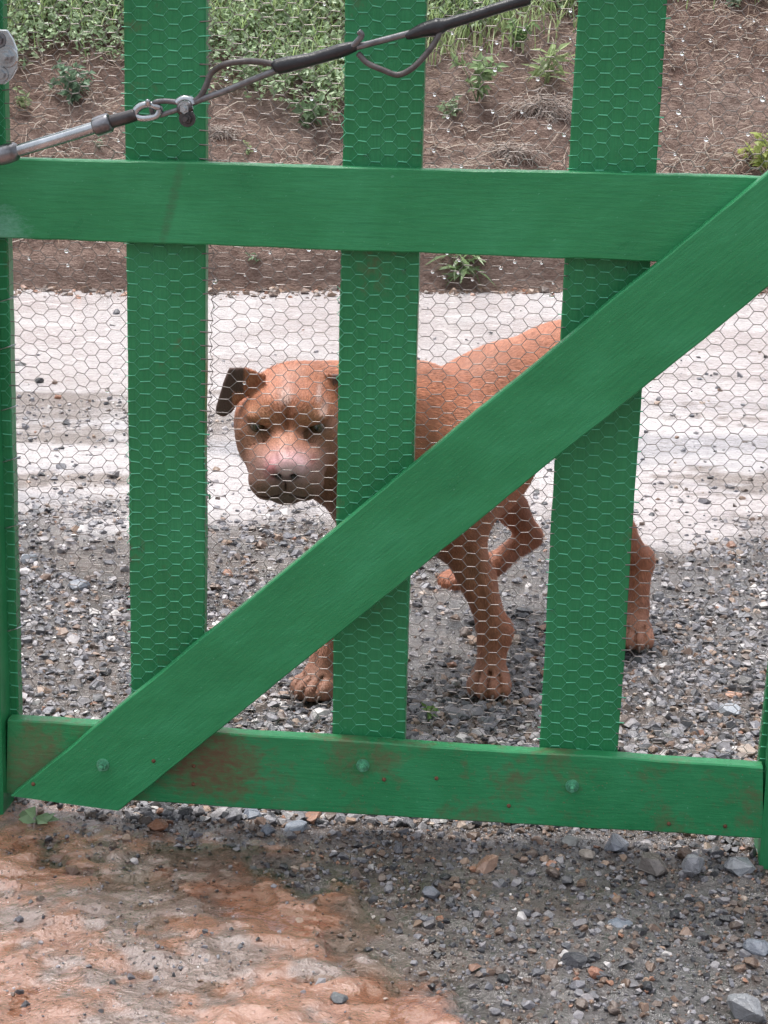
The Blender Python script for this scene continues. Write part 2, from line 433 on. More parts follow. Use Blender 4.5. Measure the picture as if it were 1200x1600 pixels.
# ------------------------------------------------------------------ gate
gate = empty('gate', G(0, 0, 0), 'green painted board gate with diagonal brace and hexagonal wire netting', 'gate')
def plank(name, corners, t0, t1, mat, parent=gate, seg=90, wob=.0008, seed=0, bev=.0018):
    """corners: (s,z) quad in order along-start low, along-start high, along-end high, along-end low;
    long axis runs from the start edge to the end edge"""
    a0, a1, b1, b0 = [np.array(c) for c in corners]
    L = np.linalg.norm((b0+b1)/2-(a0+a1)/2); W = np.linalg.norm(a1-a0)
    n = seg; k = np.linspace(0, 1, n+1)
    e0 = a0+(b0-a0)*k[:, None]; e1 = a1+(b1-a1)*k[:, None]
    ax = (b0-a0)/np.linalg.norm(b0-a0); pr = np.array([-ax[1], ax[0]])
    w0 = (fbm(k*L*9, np.zeros(n+1), seed+1, 3)*1.4+fbm(k*L*45, np.zeros(n+1), seed+5, 2)*.7)*wob; w1 = (fbm(k*L*9, np.zeros(n+1), seed+2, 3)*1.4+fbm(k*L*45, np.zeros(n+1), seed+6, 2)*.7)*wob
    e0 = e0+pr*w0[:, None]; e1 = e1+pr*w1[:, None]
    bm = bmesh.new(); uvl = bm.loops.layers.uv.new('UVMap')
    # cross-section ring with bevelled edges: 8 points
    rings = []
    for i in range(n+1):
        d = (e1[i]-e0[i]); d = d/np.linalg.norm(d); ring = []
        p0, p1 = e0[i], e1[i]
        for (p, t) in ((p0, t0+bev), (p0+d*bev, t0), (p1-d*bev, t0), (p1, t0+bev), (p1, t1-bev), (p1-d*bev, t1), (p0+d*bev, t1), (p0, t1-bev)):
            ring.append(bm.verts.new(G(p[0], t, p[1])))
        rings.append(ring)
    off = seed*1.37
    vv = [0, .002, W-.002, W, W+.02, W+.022, 2*W+.02, 2*W+.022, 2*W+.042]
    for i in range(n):
        for j in range(8):
            f = bm.faces.new((rings[i][j], rings[i][(j+1) % 8], rings[i+1][(j+1) % 8], rings[i+1][j]))
            us = (k[i]*L+off, k[i]*L+off, k[i+1]*L+off, k[i+1]*L+off); vs2 = (vv[j], vv[j+1], vv[j+1], vv[j])
            for lp, u_, v_ in zip(f.loops, us, vs2): lp[uvl].uv = (u_, v_+off*.31)
    for r in (rings[0][::-1], rings[-1]):
        f = bm.faces.new(r)
        for lp in f.loops: lp[uvl].uv = (lp.vert.co.x+off, lp.vert.co.z)
    return bm_obj(name, bm, mat, parent)

def line_sz(p, q, t, z):
    s0, z0 = on_gate(*p, t); s1, z1 = on_gate(*q, t)
    return s0+(s1-s0)*(z-z0)/(z1-z0)
BT = 0.0                 # front of the upright boards
RF = .0255               # front of the rails
BRF = .0485              # front of the brace
boards = []
edges = [(((193, 0), (205, 1085)), ((322, 0), (319.5, 990))),
         (((539.5, 0), (518.7, 1145)), ((667, 0), (633, 1145))),
         (((903, 0), (843, 1165)), ((1043, 0), (966, 1175)))]
ZB, ZT = .052, 1.37
for i, (l, r) in enumerate(edges):
    sl0, sl1 = line_sz(*l, BT, ZB), line_sz(*l, BT, ZT); sr0, sr1 = line_sz(*r, BT, ZB), line_sz(*r, BT, ZT)
    boards.append((sl0, sl1, sr0, sr1))
    # long axis is vertical: start = bottom
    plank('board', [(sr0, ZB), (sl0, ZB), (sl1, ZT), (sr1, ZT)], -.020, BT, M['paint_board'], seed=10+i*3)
# stiles at the two ends of the leaf, behind the netting
lsr0, lsr1 = line_sz((12, 380), (28, 1100), BT, ZB), line_sz((12, 380), (28, 1100), BT, ZT)
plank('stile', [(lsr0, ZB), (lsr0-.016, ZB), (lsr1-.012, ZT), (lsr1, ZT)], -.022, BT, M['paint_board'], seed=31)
plank('stile', [(lsr0-.0165, ZB), (lsr0-.06, ZB), (lsr1-.06, ZT), (lsr1-.0125, ZT)], -.03, BT-.004, M['wood_raw'], seed=33)
rsl0, rsl1 = line_sz((1199, 1010), (1184, 1185), BT, ZB), line_sz((1199, 1010), (1184, 1185), BT, ZT)
rsl1 = rsl0+.03
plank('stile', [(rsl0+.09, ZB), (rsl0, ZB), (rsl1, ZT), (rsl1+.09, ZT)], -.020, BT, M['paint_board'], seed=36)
# rails
def rail(px_tl, px_bl, px_tr, px_br, mat, seed, ext=(0, 0), name='rail'):
    tl, bl, tr, br = [np.array(on_gate(*p, RF)) for p in (px_tl, px_bl, px_tr, px_br)]
    dl = (tr-tl)/np.linalg.norm(tr-tl); db = (br-bl)/np.linalg.norm(br-bl)
    tl = tl-dl*ext[0]; bl = bl-db*ext[0]; tr = tr+dl*ext[1]; br = br+db*ext[1]
    plank(name, [tuple(bl), tuple(tl), tuple(tr), tuple(br)], .0035, RF, mat, seed=seed, wob=.0010)
    return tl, bl, tr, br
topr = rail((0, 247), (0, 371.5), (1160, 276), (1020, 408.5), M['paint'], 41, ext=(.01, .13))
lowr = rail((12, 1124), (10, 1240), (1192, 1199), (1192, 1311), M['paint_low'], 44, ext=(0, 0))
# upper rail above the picture that holds the board tops
plank('rail', [(-.62, 1.125), (-.62, 1.225), (.42, 1.225), (.42, 1.125)], .0035, RF, M['paint'], seed=48)
# diagonal brace; its foot is cut level with the lower rail
q = [np.array(on_gate(*p, BRF)) for p in ((17, 1244), (1200, 270), (1200, 449), (186, 1267))]
dU = (q[1]-q[0])/np.linalg.norm(q[1]-q[0]); dL = (q[2]-q[3])/np.linalg.norm(q[2]-q[3])
brace = plank('diagonal_brace', [tuple(q[3]), tuple(q[0]), tuple(q[1]+dU*.10), tuple(q[2]+dL*.22)], RF+.0008, BRF, M['paint'], seed=52, wob=.0010)

# bolts with nuts, nails
def hexnut(name, s, z, t, r, h, mat, parent, rod=True, ang=.3):
    bm = bmesh.new()
    def disc(rad, t0, t1, n, a0=0):
        lo = [bm.verts.new(G(s+rad*math.cos(a0+2*math.pi*k/n), t0, z+rad*math.sin(a0+2*math.pi*k/n))) for k in range(n)]
        hi = [bm.verts.new(G(s+rad*.93*math.cos(a0+2*math.pi*k/n), t1, z+rad*.93*math.sin(a0+2*math.pi*k/n))) for k in range(n)]
        for k in range(n): bm.faces.new((lo[k], lo[(k+1) % n], hi[(k+1) % n], hi[k]))
        bm.faces.new(hi); bm.faces.new(lo[::-1])
    disc(r*1.55, t, t+h*.25, 16); disc(r, t+h*.2, t+h, 6, ang)
    if rod: disc(r*.5, t+h*.9, t+h*1.9, 10)
    return bm_obj(name, bm, mat, parent)
for (u, v, t) in ((161, 1195, BRF), (567, 1196, RF), (894, 1228, RF)):
    s, z = on_gate(u, v, t); hexnut('bolt', s, z, t, .0058, .0085, M['bolt_green'], gate, ang=random.random())
for (u, v, t) in ((52, 1225, BRF), (240, 1189, BRF), (303, 1197, RF), (682, 1216, RF), (795, 1259, RF), (600, 1218, RF), (1133, 1291, RF), (1045, 1287, RF), (302, 1225, RF)):
    s, z = on_gate(u, v, t)
    bm = bmesh.new(); bmesh.ops.create_uvsphere(bm, u_segments=8, v_segments=6, radius=.0028)
    bmesh.ops.translate(bm, verts=bm.verts, vec=Vector(G(s, t, z))); bm_obj('nail', bm, M['rust'], gate, True)

# hexagonal wire netting in front of the boards, under rails and brace
WA, WB, WE = .0168, .0163, .0100
def board_at(s, z):
    on = np.zeros_like(s, bool); k = (z-ZB)/(ZT-ZB)
    for sl0, sl1, sr0, sr1 in boards:
        on |= (s > sl0+(sl1-sl0)*k) & (s < sr0+(sr1-sr0)*k)
    on |= (s < lsr0+(lsr1-lsr0)*k) | (s > rsl0+(rsl1-rsl0)*k)
    return on
def warp(s, z):
    l = sstep(-.62, -.42, -np.abs(s+.5)*0+s)    # 0 at far left
    crumple = (1-sstep(-.60, -.36, s))
    ds = .0075*fbm(s*3, z*3, 101, 3)+0.0042*fbm(s*14, z*14, 102, 2)*(1+1.8*crumple)+.0028*fbm(s*50, z*50, 107, 2)
    dz = .0075*fbm(s*3, z*3, 103, 3)+0.0036*fbm(s*14, z*14, 104, 2)*(1+2.0*crumple)+.0022*fbm(s*50, z*50, 108, 2)
    # a crushed column of cells near the first board
    ds = ds-.012*np.exp(-((s+.455)/.02)**2)*np.sign(s+.455)*(np.abs(s+.455) > .004)*sstep(.3, .5, z)
    # sag towards the lower edge
    dz = dz-.006*np.sin(s*7+1)*.6
    return s+ds, z+dz
s_lo, s_hi, z_lo, z_hi = lsr1-.03, rsl1+.06, .058, 1.26
ni = int((s_hi-s_lo)/WA); nj = int((z_hi-z_lo)/WB)
I, J = np.meshgrid(np.arange(ni), np.arange(nj), indexing='ij')
Lx = s_lo+I*WA-WE/2; Rx = s_lo+I*WA+WE/2; Zc = z_lo+J*WB+(I % 2)*WB/2
def wnode(s, z):
    s2, z2 = warp(s, z)
    on = board_at(s2, z2)
    t = np.where(on, .0006, .0012+.003*np.abs(fbm(s2*9, z2*9, 105, 3)))
    return np.stack([s2, t, z2], -1)
LN, RN = wnode(Lx, Zc), wnode(Rx, Zc)
segs0, segs1, rad = [LN.reshape(-1, 3)], [RN.reshape(-1, 3)], [np.where(board_at(LN[..., 0], LN[..., 2]), .00090, .00060).ravel()]
for par, off in ((0, 0), (1, 1)):
    # right end of (i,j) joins left ends of (i+1) half a row above and below
    for up in (0, 1):
        ii = I[:-1]; jj = J[:-1]
        sel = (ii % 2) == par
        j2 = jj+(up if par else up-1)
        sel &= (j2 >= 0) & (j2 < nj)
        segs0.append(RN[:-1][sel]); segs1.append(LN[ii[sel]+1, j2[sel]]); rad.append(np.where(board_at(RN[:-1][sel][:, 0], RN[:-1][sel][:, 2]), .00022, .00044))
S0 = np.concatenate(segs0); S1 = np.concatenate(segs1); RR = np.concatenate(rad)
drop = rng.random(len(S0)) < .004
S0, S1, RR = S0[~drop], S1[~drop], RR[~drop]
def seg_tubes(P0, P1, rad, n=5, jitter=0):
    d = P1-P0; L = np.linalg.norm(d, axis=1, keepdims=True); d = d/np.maximum(L, 1e-9)
    P0 = P0-d*rad[:, None]*.5; P1 = P1+d*rad[:, None]*.5
    a = np.where(np.abs(d[:, 2:3]) < .9, np.array([[0, 0, 1.0]]), np.array([[1.0, 0, 0]]))
    x = np.cross(d, a); x /= np.linalg.norm(x, axis=1, keepdims=True); y = np.cross(d, x)
    V = []
    for P in (P0, P1):
        for k in range(n):
            an = 2*math.pi*k/n; V.append(P+(x*math.cos(an)+y*math.sin(an))*rad[:, None])
    V = np.stack(V, 1); m_ = len(P0)
    base = (np.arange(m_)*2*n)[:, None]
    f = np.array([[k, (k+1) % n, n+(k+1) % n, n+k] for k in range(n)])
    return V.reshape(-1, 3), (base[:, None, :]+f[None]).reshape(-1, 4)
def GA(a): return GO[None]+a[:, 0:1]*GS+a[:, 1:2]*GT+a[:, 2:3]*np.array([[0, 0, 1.0]])
V, Fq = seg_tubes(GA(S0), GA(S1), RR)
me = raw_mesh('wire_netting', V, Fq, smooth=True)
mid = (S0+S1)/2; onb = board_at(mid[:, 0], mid[:, 2]).astype(np.int32)
o = put('wire_netting', me, [M['wire'], M['wire_paint']]); setparent(o, gate)
me.polygons.foreach_set('material_index', np.repeat(onb, 5))
# binding wires round the left stile
for (u, v) in ((20, 823), (18, 985), (8, 470), (6, 545), (10, 640), (14, 720)):
    s, z = on_gate(u, v, .002); bm = bmesh.new()
    pts = [G(s-.014, -.002, z-.004), G(s-.009, .003, z-.002), G(s, .0035, z+.001), G(s+.009, .003, z+.004), G(s+.0135, -.004, z+.005)]
    tube_bm(bm, smooth_path(pts, 4), .0009, 6); bm_obj('binding_wire', bm, M['galv'], gate, True)

# rain drops hanging on the netting
def drop_mat():
    mt, nt, b = newmat('rain_water'); b.inputs['Base Color'].default_value = (1, 1, 1, 1)
    b.inputs['Roughness'].default_value = .02; b.inputs['IOR'].default_value = 1.33; b.inputs['Transmission Weight'].default_value = 1.0
    return mt
M['drop'] = drop_mat()
ico = bmesh.new(); bmesh.ops.create_icosphere(ico, subdivisions=2, radius=1.0)
ico_v = np.array([v.co[:] for v in ico.verts]); ico_f = np.array([[v.index for v in f.verts] for f in ico.faces]); ico.free()
hn = (RN[::1, ::1]).reshape(-1, 3)
pu, pv = project(GA(hn))
pick = ((pu > 1030) & (pv < 270) & (rng.random(len(hn)) < .20)) | ((pu > 655) & (pu < 905) & (pv < 270) & (rng.random(len(hn)) < .13)) \
     | ((pu > 655) & (pv > 385) & (pv < 440) & (rng.random(len(hn)) < .22)) | ((pu < 660) & (pv < 260) & (rng.random(len(hn)) < .035)) \
     | ((pv > 380) & (pv < 460) & (rng.random(len(hn)) < .10)) | ((pv > 460) & (rng.random(len(hn)) < .012))
dp = GA(hn[pick]); n_ = len(dp)
rr = np.clip(np.exp(rng.normal(math.log(.0019), .35, n_)), .0009, .0036)
dv = dp[:, None, :]+np.array([0, 0, -.0016])+ico_v[None]*rr[:, None, None]*np.array([1, 1, 1.15])
me = raw_mesh('rain_drops', dv.reshape(-1, 3), ((np.arange(n_)*len(ico_v))[:, None, None]+ico_f[None]).reshape(-1, 3), smooth=True)
o = put('rain_drops', me, M['drop']); setparent(o, gate); tag(o, kind='stuff')

# posts on either side
def post(name, s0, s1, t0, t1, z0, z1, label, seed):
    e = empty(name, G((s0+s1)/2, (t0+t1)/2, 0), label, 'gate post')
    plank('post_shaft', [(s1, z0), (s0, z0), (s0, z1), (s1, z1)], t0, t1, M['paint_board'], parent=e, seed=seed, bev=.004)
    bm = bmesh.new(); cs = [G(s0-.008, t0-.008, z1), G(s1+.008, t0-.008, z1), G(s1+.008, t1+.008, z1), G(s0-.008, t1+.008, z1)]
    lo = [bm.verts.new(c) for c in cs]; hi = [bm.verts.new(c+np.array([0, 0, .015])) for c in cs]
    top = bm.verts.new(G((s0+s1)/2, (t0+t1)/2, z1+.04))
    for k in range(4):
        bm.faces.new((lo[k], lo[(k+1) % 4], hi[(k+1) % 4], hi[k])); bm.faces.new((hi[k], hi[(k+1) % 4], top))
    bm.faces.new(lo[::-1]); bm_obj('post_cap', bm, M['paint'], e)
    return e
sL, _ = on_gate(1, 1150, .045); post('gate_post', sL-.10, sL, -.055, .045, -.12, 1.40, 'dark green square post beside the turnbuckle end of the gate', 61)
sR, _ = on_gate(1194, 1260, .03); post('gate_post', sR, sR+.10, -.06, .030, -.12, 1.40, 'green post at the bolted end of the bottom rail', 64)

# galvanised hinge bracket on the left post
s, z = on_gate(9, 92, .046)
br = empty('hinge_bracket', G(s, .05, z), 'galvanised steel bracket bolted on the post above the turnbuckle', 'bracket')
bm = bmesh.new()
prof = [(-.030, .034), (.004, .034), (.010, .024), (.016, .010), (.015, -.010), (.008, -.022), (-.002, -.030), (-.030, -.030)]
lo = [bm.verts.new(G(s+a, .046, z+b)) for a, b in prof]; hi = [bm.verts.new(G(s+a, .052, z+b)) for a, b in prof]
bm.faces.new(lo[::-1]); bm.faces.new(hi)
for k in range(len(prof)): bm.faces.new((lo[k], lo[(k+1) % 8], hi[(k+1) % 8], hi[k]))
bmesh.ops.bevel(bm, geom=[e for e in bm.edges], offset=.0012, segments=1, affect='EDGES')
bm_obj('plate', bm, M['galv'], br)
hexnut('nut', s+.004, z+.003, .052, .0085, .011, M['galv'], br, ang=.1)
hexnut('nut', s-.004, z-.018, .052, .0060, .008, M['galv'], br, rod=False)
hexnut('nut', s-.006, z+.022, .052, .0060, .006, M['steel'], br, rod=False)

# ------------------------------------------------------------------ tension cable with turnbuckle
CT = .062
def gp(u, v, t=CT):
    s, z = on_gate(u, v, t); return G(s, t, z)
tc = empty('tension_cable', gp(0, 243), 'steel wire rope with turnbuckle and black tape stretched across the gate', 'cable')
def tubo(name, pix, rad, mat, parent=tc, t=CT, n=10, sub=6):
    pts = [gp(p[0], p[1], p[2] if len(p) > 2 else t) for p in pix]
    bm = bmesh.new(); P = smooth_path(pts, sub) if len(pts) > 2 else pts
    if isinstance(rad, (list, tuple)): rad = np.interp(np.linspace(0, 1, len(P)), np.linspace(0, 1, len(rad)), rad)
    tube_bm(bm, P, rad, n); return bm_obj(name, bm, mat, parent, True)
# turnbuckle: socket, body, end block, eye bolt
tb = tubo('turnbuckle', [(8, 241), (20, 238), (60, 226), (120, 208), (152, 198)], [.0070, .0074, .0076, .0076, .0074], M['galv'], n=14)
tubo('socket', [(-6, 245), (0, 243.5), (12, 240), (24, 236.5), (30, 235)], [.009, .0118, .0122, .0112, .0070], M['steel'], tb, n=14)
tubo('end_block', [(146, 200), (149, 199), (160, 195), (171, 191.5), (174, 190.5)], [.0078, .0112, .0118, .0116, .0088], M['steel'], tb, n=8, sub=3)
tubo('eye_bolt', [(172, 191), (190, 186), (213, 179)], [.0078, .0078, .0074], M['dark_steel'], tb, n=12)
tubo('hook_eye', [(209, 180), (214, 171), (222, 165), (233, 163), (243, 166, CT+.002), (249, 170), (246, 180), (236, 184), (222, 185), (211, 182)], .0044, M['galv'], tb, n=8)
tubo('hook_tip', [(232, 163, CT+.004), (231, 158, CT+.007), (230, 155, CT+.008)], [.004, .003, .0016], M['galv'], tb, n=8)
# rope loop through the hook, main rope, tails
tubo('wire_rope', [(288, 168, CT-.001), (270, 174), (250, 180, CT-.003), (240, 178, CT-.005), (237, 168, CT-.002), (243, 160, CT+.003), (256, 158), (272, 159), (288, 163)], .0033, M['rope'])
tubo('wire_rope', [(284, 168), (310, 157), (360, 139), (430, 111), (500, 90), (560, 73), (640, 52), (720, 31), (800, 5), (860, -14), (940, -40), (1010, -66), (1100, -100)], .0040, M['rope'], sub=5)
tubo('rope_tail', [(296, 163), (312, 152), (322, 134), (330, 115), (350, 101, CT+.008), (380, 96, CT+.008), (410, 97), (434, 102)], .0037, M['old_rope'])
tubo('rope_tail', [(690, 40), (684, 58, CT+.005), (668, 82, CT+.008), (645, 106, CT+.010), (622, 117, CT+.010), (600, 110, CT+.008), (575, 99, CT+.006), (560, 84)], .0036, M['old_rope'])
tubo('rope_tail', [(540, 80), (551, 72, CT+.003), (561, 62, CT+.005), (565, 54, CT+.006), (560, 49, CT+.007)], .0036, M['rope'])
tubo('tape', [(428, 108), (433, 105), (450, 101), (490, 92), (530, 80), (552, 73), (557, 71)], [.0055, .0092, .0094, .0076, .0082, .0064, .0044], M['tape'], n=12)
tubo('tape', [(634, 56), (642, 54), (662, 47), (684, 42), (700, 37), (740, 25), (790, 9), (822, 0), (828, -2)], [.0042, .0056, .0084, .0105, .0068, .0064, .0066, .0068, .0044], M['tape'], n=12)
# U-bolt rope clip
cl_ = tubo('rope_clip', [(278, 162), (281, 158), (288, 155), (297, 157), (301, 164)], .0052, M['galv'], n=8)
tubo('saddle', [(281, 172, CT+.006), (289, 170, CT+.008), (300, 167, CT+.006)], .0072, M['dark_steel'], cl_, n=8)
tubo('clip_bolt', [(287, 166, CT+.006), (291, 180, CT+.010), (292, 192, CT+.012)], .0056, M['dark_steel'], cl_, n=8)
s, z = on_gate(292, 184, CT+.012); hexnut('clip_nut', s, z-.001, CT+.010, .0066, .008, M['dark_steel'], cl_, ang=.2)
s, z = on_gate(289, 170, CT+.012); hexnut('clip_nut', s, z, CT+.010, .0062, .007, M['galv'], cl_, ang=.5)
# anchors: eye on the left post, eye on the upper rail
tubo('anchor_eye', [(-4, 244.5), (-40, 254, CT-.004), (-62, 258, .044)], .0045, M['steel'])
tubo('anchor_eye', [(1100, -100), (1106, -103, CT-.02), (1108, -104, .024)], .0045, M['steel'])

# ------------------------------------------------------------------ loose stones
def hull_variant(seed, npts=12, sq=(1, 1, 1), soft=0.0):
    r = np.random.default_rng(seed); bm = bmesh.new()
    for _ in range(npts):
        p = r.normal(size=3); p /= np.linalg.norm(p); p *= r.uniform(.82, 1.0); bm.verts.new(p*np.array(sq))
    res = bmesh.ops.convex_hull(bm, input=bm.verts)
    dead = [v for v in bm.verts if not v.link_faces]
    if dead: bmesh.ops.delete(bm, geom=dead, context='VERTS')
    bmesh.ops.triangulate(bm, faces=bm.faces); bmesh.ops.recalc_face_normals(bm, faces=bm.faces)
    bm.verts.ensure_lookup_table(); bm.verts.index_update()
    v = np.array([q.co[:] for q in bm.verts]); f = np.array([[q.index for q in fc.verts] for fc in bm.faces]); bm.free()
    return v, f
variants = [hull_variant(100+i, 11+i % 4) for i in range(14)]
PNAME = ['slate-grey', 'mid grey', 'light grey', 'pale grey', 'whitish', 'tan', 'brown', 'rust-coloured', 'black', 'dark grey', 'mud-brown', 'beige']
PAL = np.array([(.135, .135, .155), (.20, .195, .215), (.27, .255, .27), (.38, .355, .365), (.62, .59, .58), (.30, .205, .15), (.20, .130, .095),
                (.30, .15, .095), (.045, .045, .052), (.085, .085, .095), (.15, .112, .094), (.42, .33, .27)])
PW = np.array([.16, .19, .19, .11, .045, .035, .05, .015, .08, .09, .09, .025])
PWF = np.array([.15, .13, .09, .03, .012, .04, .14, .03, .10, .12, .20, .02])
def rot_mats(n):
    q = rng.normal(size=(n, 4)); q /= np.linalg.norm(q, axis=1, keepdims=True)
    w, x, y, z = q.T
    return np.stack([np.stack([1-2*(y*y+z*z), 2*(x*y-z*w), 2*(x*z+y*w)], -1), np.stack([2*(x*y+z*w), 1-2*(x*x+z*z), 2*(y*z-x*w)], -1),
                     np.stack([2*(x*z-y*w), 2*(y*z+x*w), 1-2*(x*x+y*y)], -1)], 1)
def scatter_stones(name, X, Y, size, sink=.42, palw=PW, tint=1.0):
    n = len(X); Z = ground_h(X, Y)
    which = rng.integers(0, len(variants), n); Rm = rot_mats(n)
    sc = size[:, None]*rng.uniform(.65, 1.15, (n, 3))
    cols = PAL[rng.choice(len(PAL), n, p=palw/palw.sum())]*rng.uniform(.75, 1.25, (n, 1))*tint
    VV, FF, CC = [], [], []; base = 0
    for k, (v, f) in enumerate(variants):
        ii = np.where(which == k)[0]
        if not len(ii): continue
        p = v[None]*sc[ii][:, None, :]; p = np.einsum('nij,nkj->nki', Rm[ii], p)
        p[:, :, 2] *= .72
        p = p+np.stack([X[ii], Y[ii], Z[ii]+size[ii]*(.72-2*sink*.72)], -1)[:, None, :]
        VV.append(p.reshape(-1, 3)); FF.append(((np.arange(len(ii))*len(v))[:, None, None]+f[None]).reshape(-1, 3)+base)
        CC.append(np.repeat(cols[ii], len(v), 0)); base += len(ii)*len(v)
    me = raw_mesh(name, np.concatenate(VV), np.concatenate(FF)); vcol(me, np.concatenate(CC))
    return tag(put(name, me, M['stone']), kind='stuff')
def view_pts(n, y0, y1, margin=.35, power=1.0):
    Y = y0+(y1-y0)*rng.random(n)**power; X = (rng.random(n)*2-1)*(.205*(Y*.965+.28)+margin)
    return X, Y
# crushed gravel behind the gate
X, Y = view_pts(44000, 2.38, 4.75, .25, 1.15)
cl_m, far_m = soil_masks(X, Y)
dens = np.clip(.66+1.0*fbm(X*2.2, Y*2.2, 201, 3), .12, 1)*(1-.95*far_m)*(1-.9*cl_m)
k = rng.random(len(X)) < dens; X, Y = X[k], Y[k]
size = np.clip(np.exp(rng.normal(math.log(.0068), .42, len(X))), .003, .019)
o = scatter_stones('gravel', X, Y, size)
tag(o, 'wet grey and brown crushed gravel lying behind the gate', 'gravel')
# pebbles in the mud in front of the gate
X, Y = view_pts(40000, 1.60, 2.46, .25)
cl_m, far_m = soil_masks(X, Y)
u_, v_ = project_flat(X, Y)
dens = np.clip(.6+.9*fbm(X*4, Y*4, 211, 3), .10, 1)*(1-(.93-.25*np.clip(fbm(X*9, Y*9, 41, 4)*3, 0, 1))*cl_m)*np.where(v_ < 1370, 1, .8)
k = rng.random(len(X)) < dens; X, Y = X[k], Y[k]
size = np.clip(np.exp(rng.normal(math.log(.0031), .55, len(X)))*(1-.45*soil_masks(X, Y)[0]), .0010, .0115)
o = scatter_stones('pebbles', X, Y, size, .40, PWF, .95)
tag(o, 'small wet pebbles set in the mud in front of the gate', 'pebbles')
# grit on the pale road
X, Y = view_pts(9000, 4.0, 7.2, .4, 1.3)
n3_ = fbm(X*1.1, Y*5.0, 71, 4)
k = rng.random(len(X)) < np.clip(.03+.8*np.clip(n3_, 0, 1)*sstep(6.2, 4.9, Y)+.85*np.exp(-((Y-4.82)/.16)**2)*sstep(.5, -.1, X), 0, 1); X, Y = X[k], Y[k]
size = np.clip(np.exp(rng.normal(math.log(.006), .45, len(X))), .003, .022)
o = scatter_stones('road_grit', X, Y, size, .3)
tag(o, 'scattered grit on the pale road below the bank', 'grit')

# crumbs of soil fallen from the cut face
n_ = 1500; aa = rng.uniform(-1.2, 4.2, n_); dd = -np.abs(rng.normal(size=n_))*.07*(1+fbm(aa*2, aa*0, 141, 3))+.02
fp_ = BA[None]+np.outer(aa, bdir)+np.outer(dd, bn)
o = scatter_stones('soil_crumbs', fp_[:, 0], fp_[:, 1], np.clip(np.exp(rng.normal(math.log(.008), .6, n_)), .003, .035), .4, np.array([0, 0, 0, 0, 0, .1, .5, .15, 0, 0, .5, .02]))
tag(o, 'brown soil crumbs fallen along the foot of the bank', 'soil')

def big_stone(u, v, w, col, label, seed, flat=.6, group=None, tilt=0, aspect=1.0):
    P = ground(u, v+w*.12); P[2] = float(ground_h(np.array([P[0]]), np.array([P[1]]))[0])
    depth = (P-CAM)@FW; r = w/2/F_PX*depth
    vtx, f = hull_variant(500+seed, 26, (1.0*aspect, .85, 1.0))
    bm = bmesh.new(); vs_ = [bm.verts.new(p) for p in vtx]
    for fc in f: bm.faces.new([vs_[i] for i in fc])
    bmesh.ops.dissolve_limit(bm, angle_limit=R_(16), verts=bm.verts, edges=bm.edges)
    bmesh.ops.bevel(bm, geom=list(bm.edges), offset=.05, segments=1, affect='EDGES', clamp_overlap=True)
    bmesh.ops.triangulate(bm, faces=bm.faces); bmesh.ops.subdivide_edges(bm, edges=bm.edges, cuts=1, use_grid_fill=True)
    rs = np.random.default_rng(seed)
    for q_ in bm.verts: q_.co *= 1+rs.normal()*.018
    rot = Matrix.Rotation(rs.uniform(0, 6.28), 3, 'Z')
    tl = Matrix.Rotation(tilt, 3, 'Y')
    for q_ in bm.verts:
        c = rot @ q_.co; c.z *= flat; c = tl @ c; q_.co = c*r
    lowest = min(q_.co.z for q_ in bm.verts)
    off = Vector((0, 0, -lowest-r*.28))
    for q_ in bm.verts: q_.co += off
    me = bpy.data.meshes.new('stone'); bmesh.ops.recalc_face_normals(bm, faces=bm.faces); bm.to_mesh(me); bm.free()
    vcol(me, np.tile(np.array(col), (len(me.vertices), 1)))
    o = put('stone', me, M['stone']); o.location = P
    tag(o, label, 'stone', group); return o
GRP = 'larger stones lying around the gate foot'
BG = (.29, .31, .36)
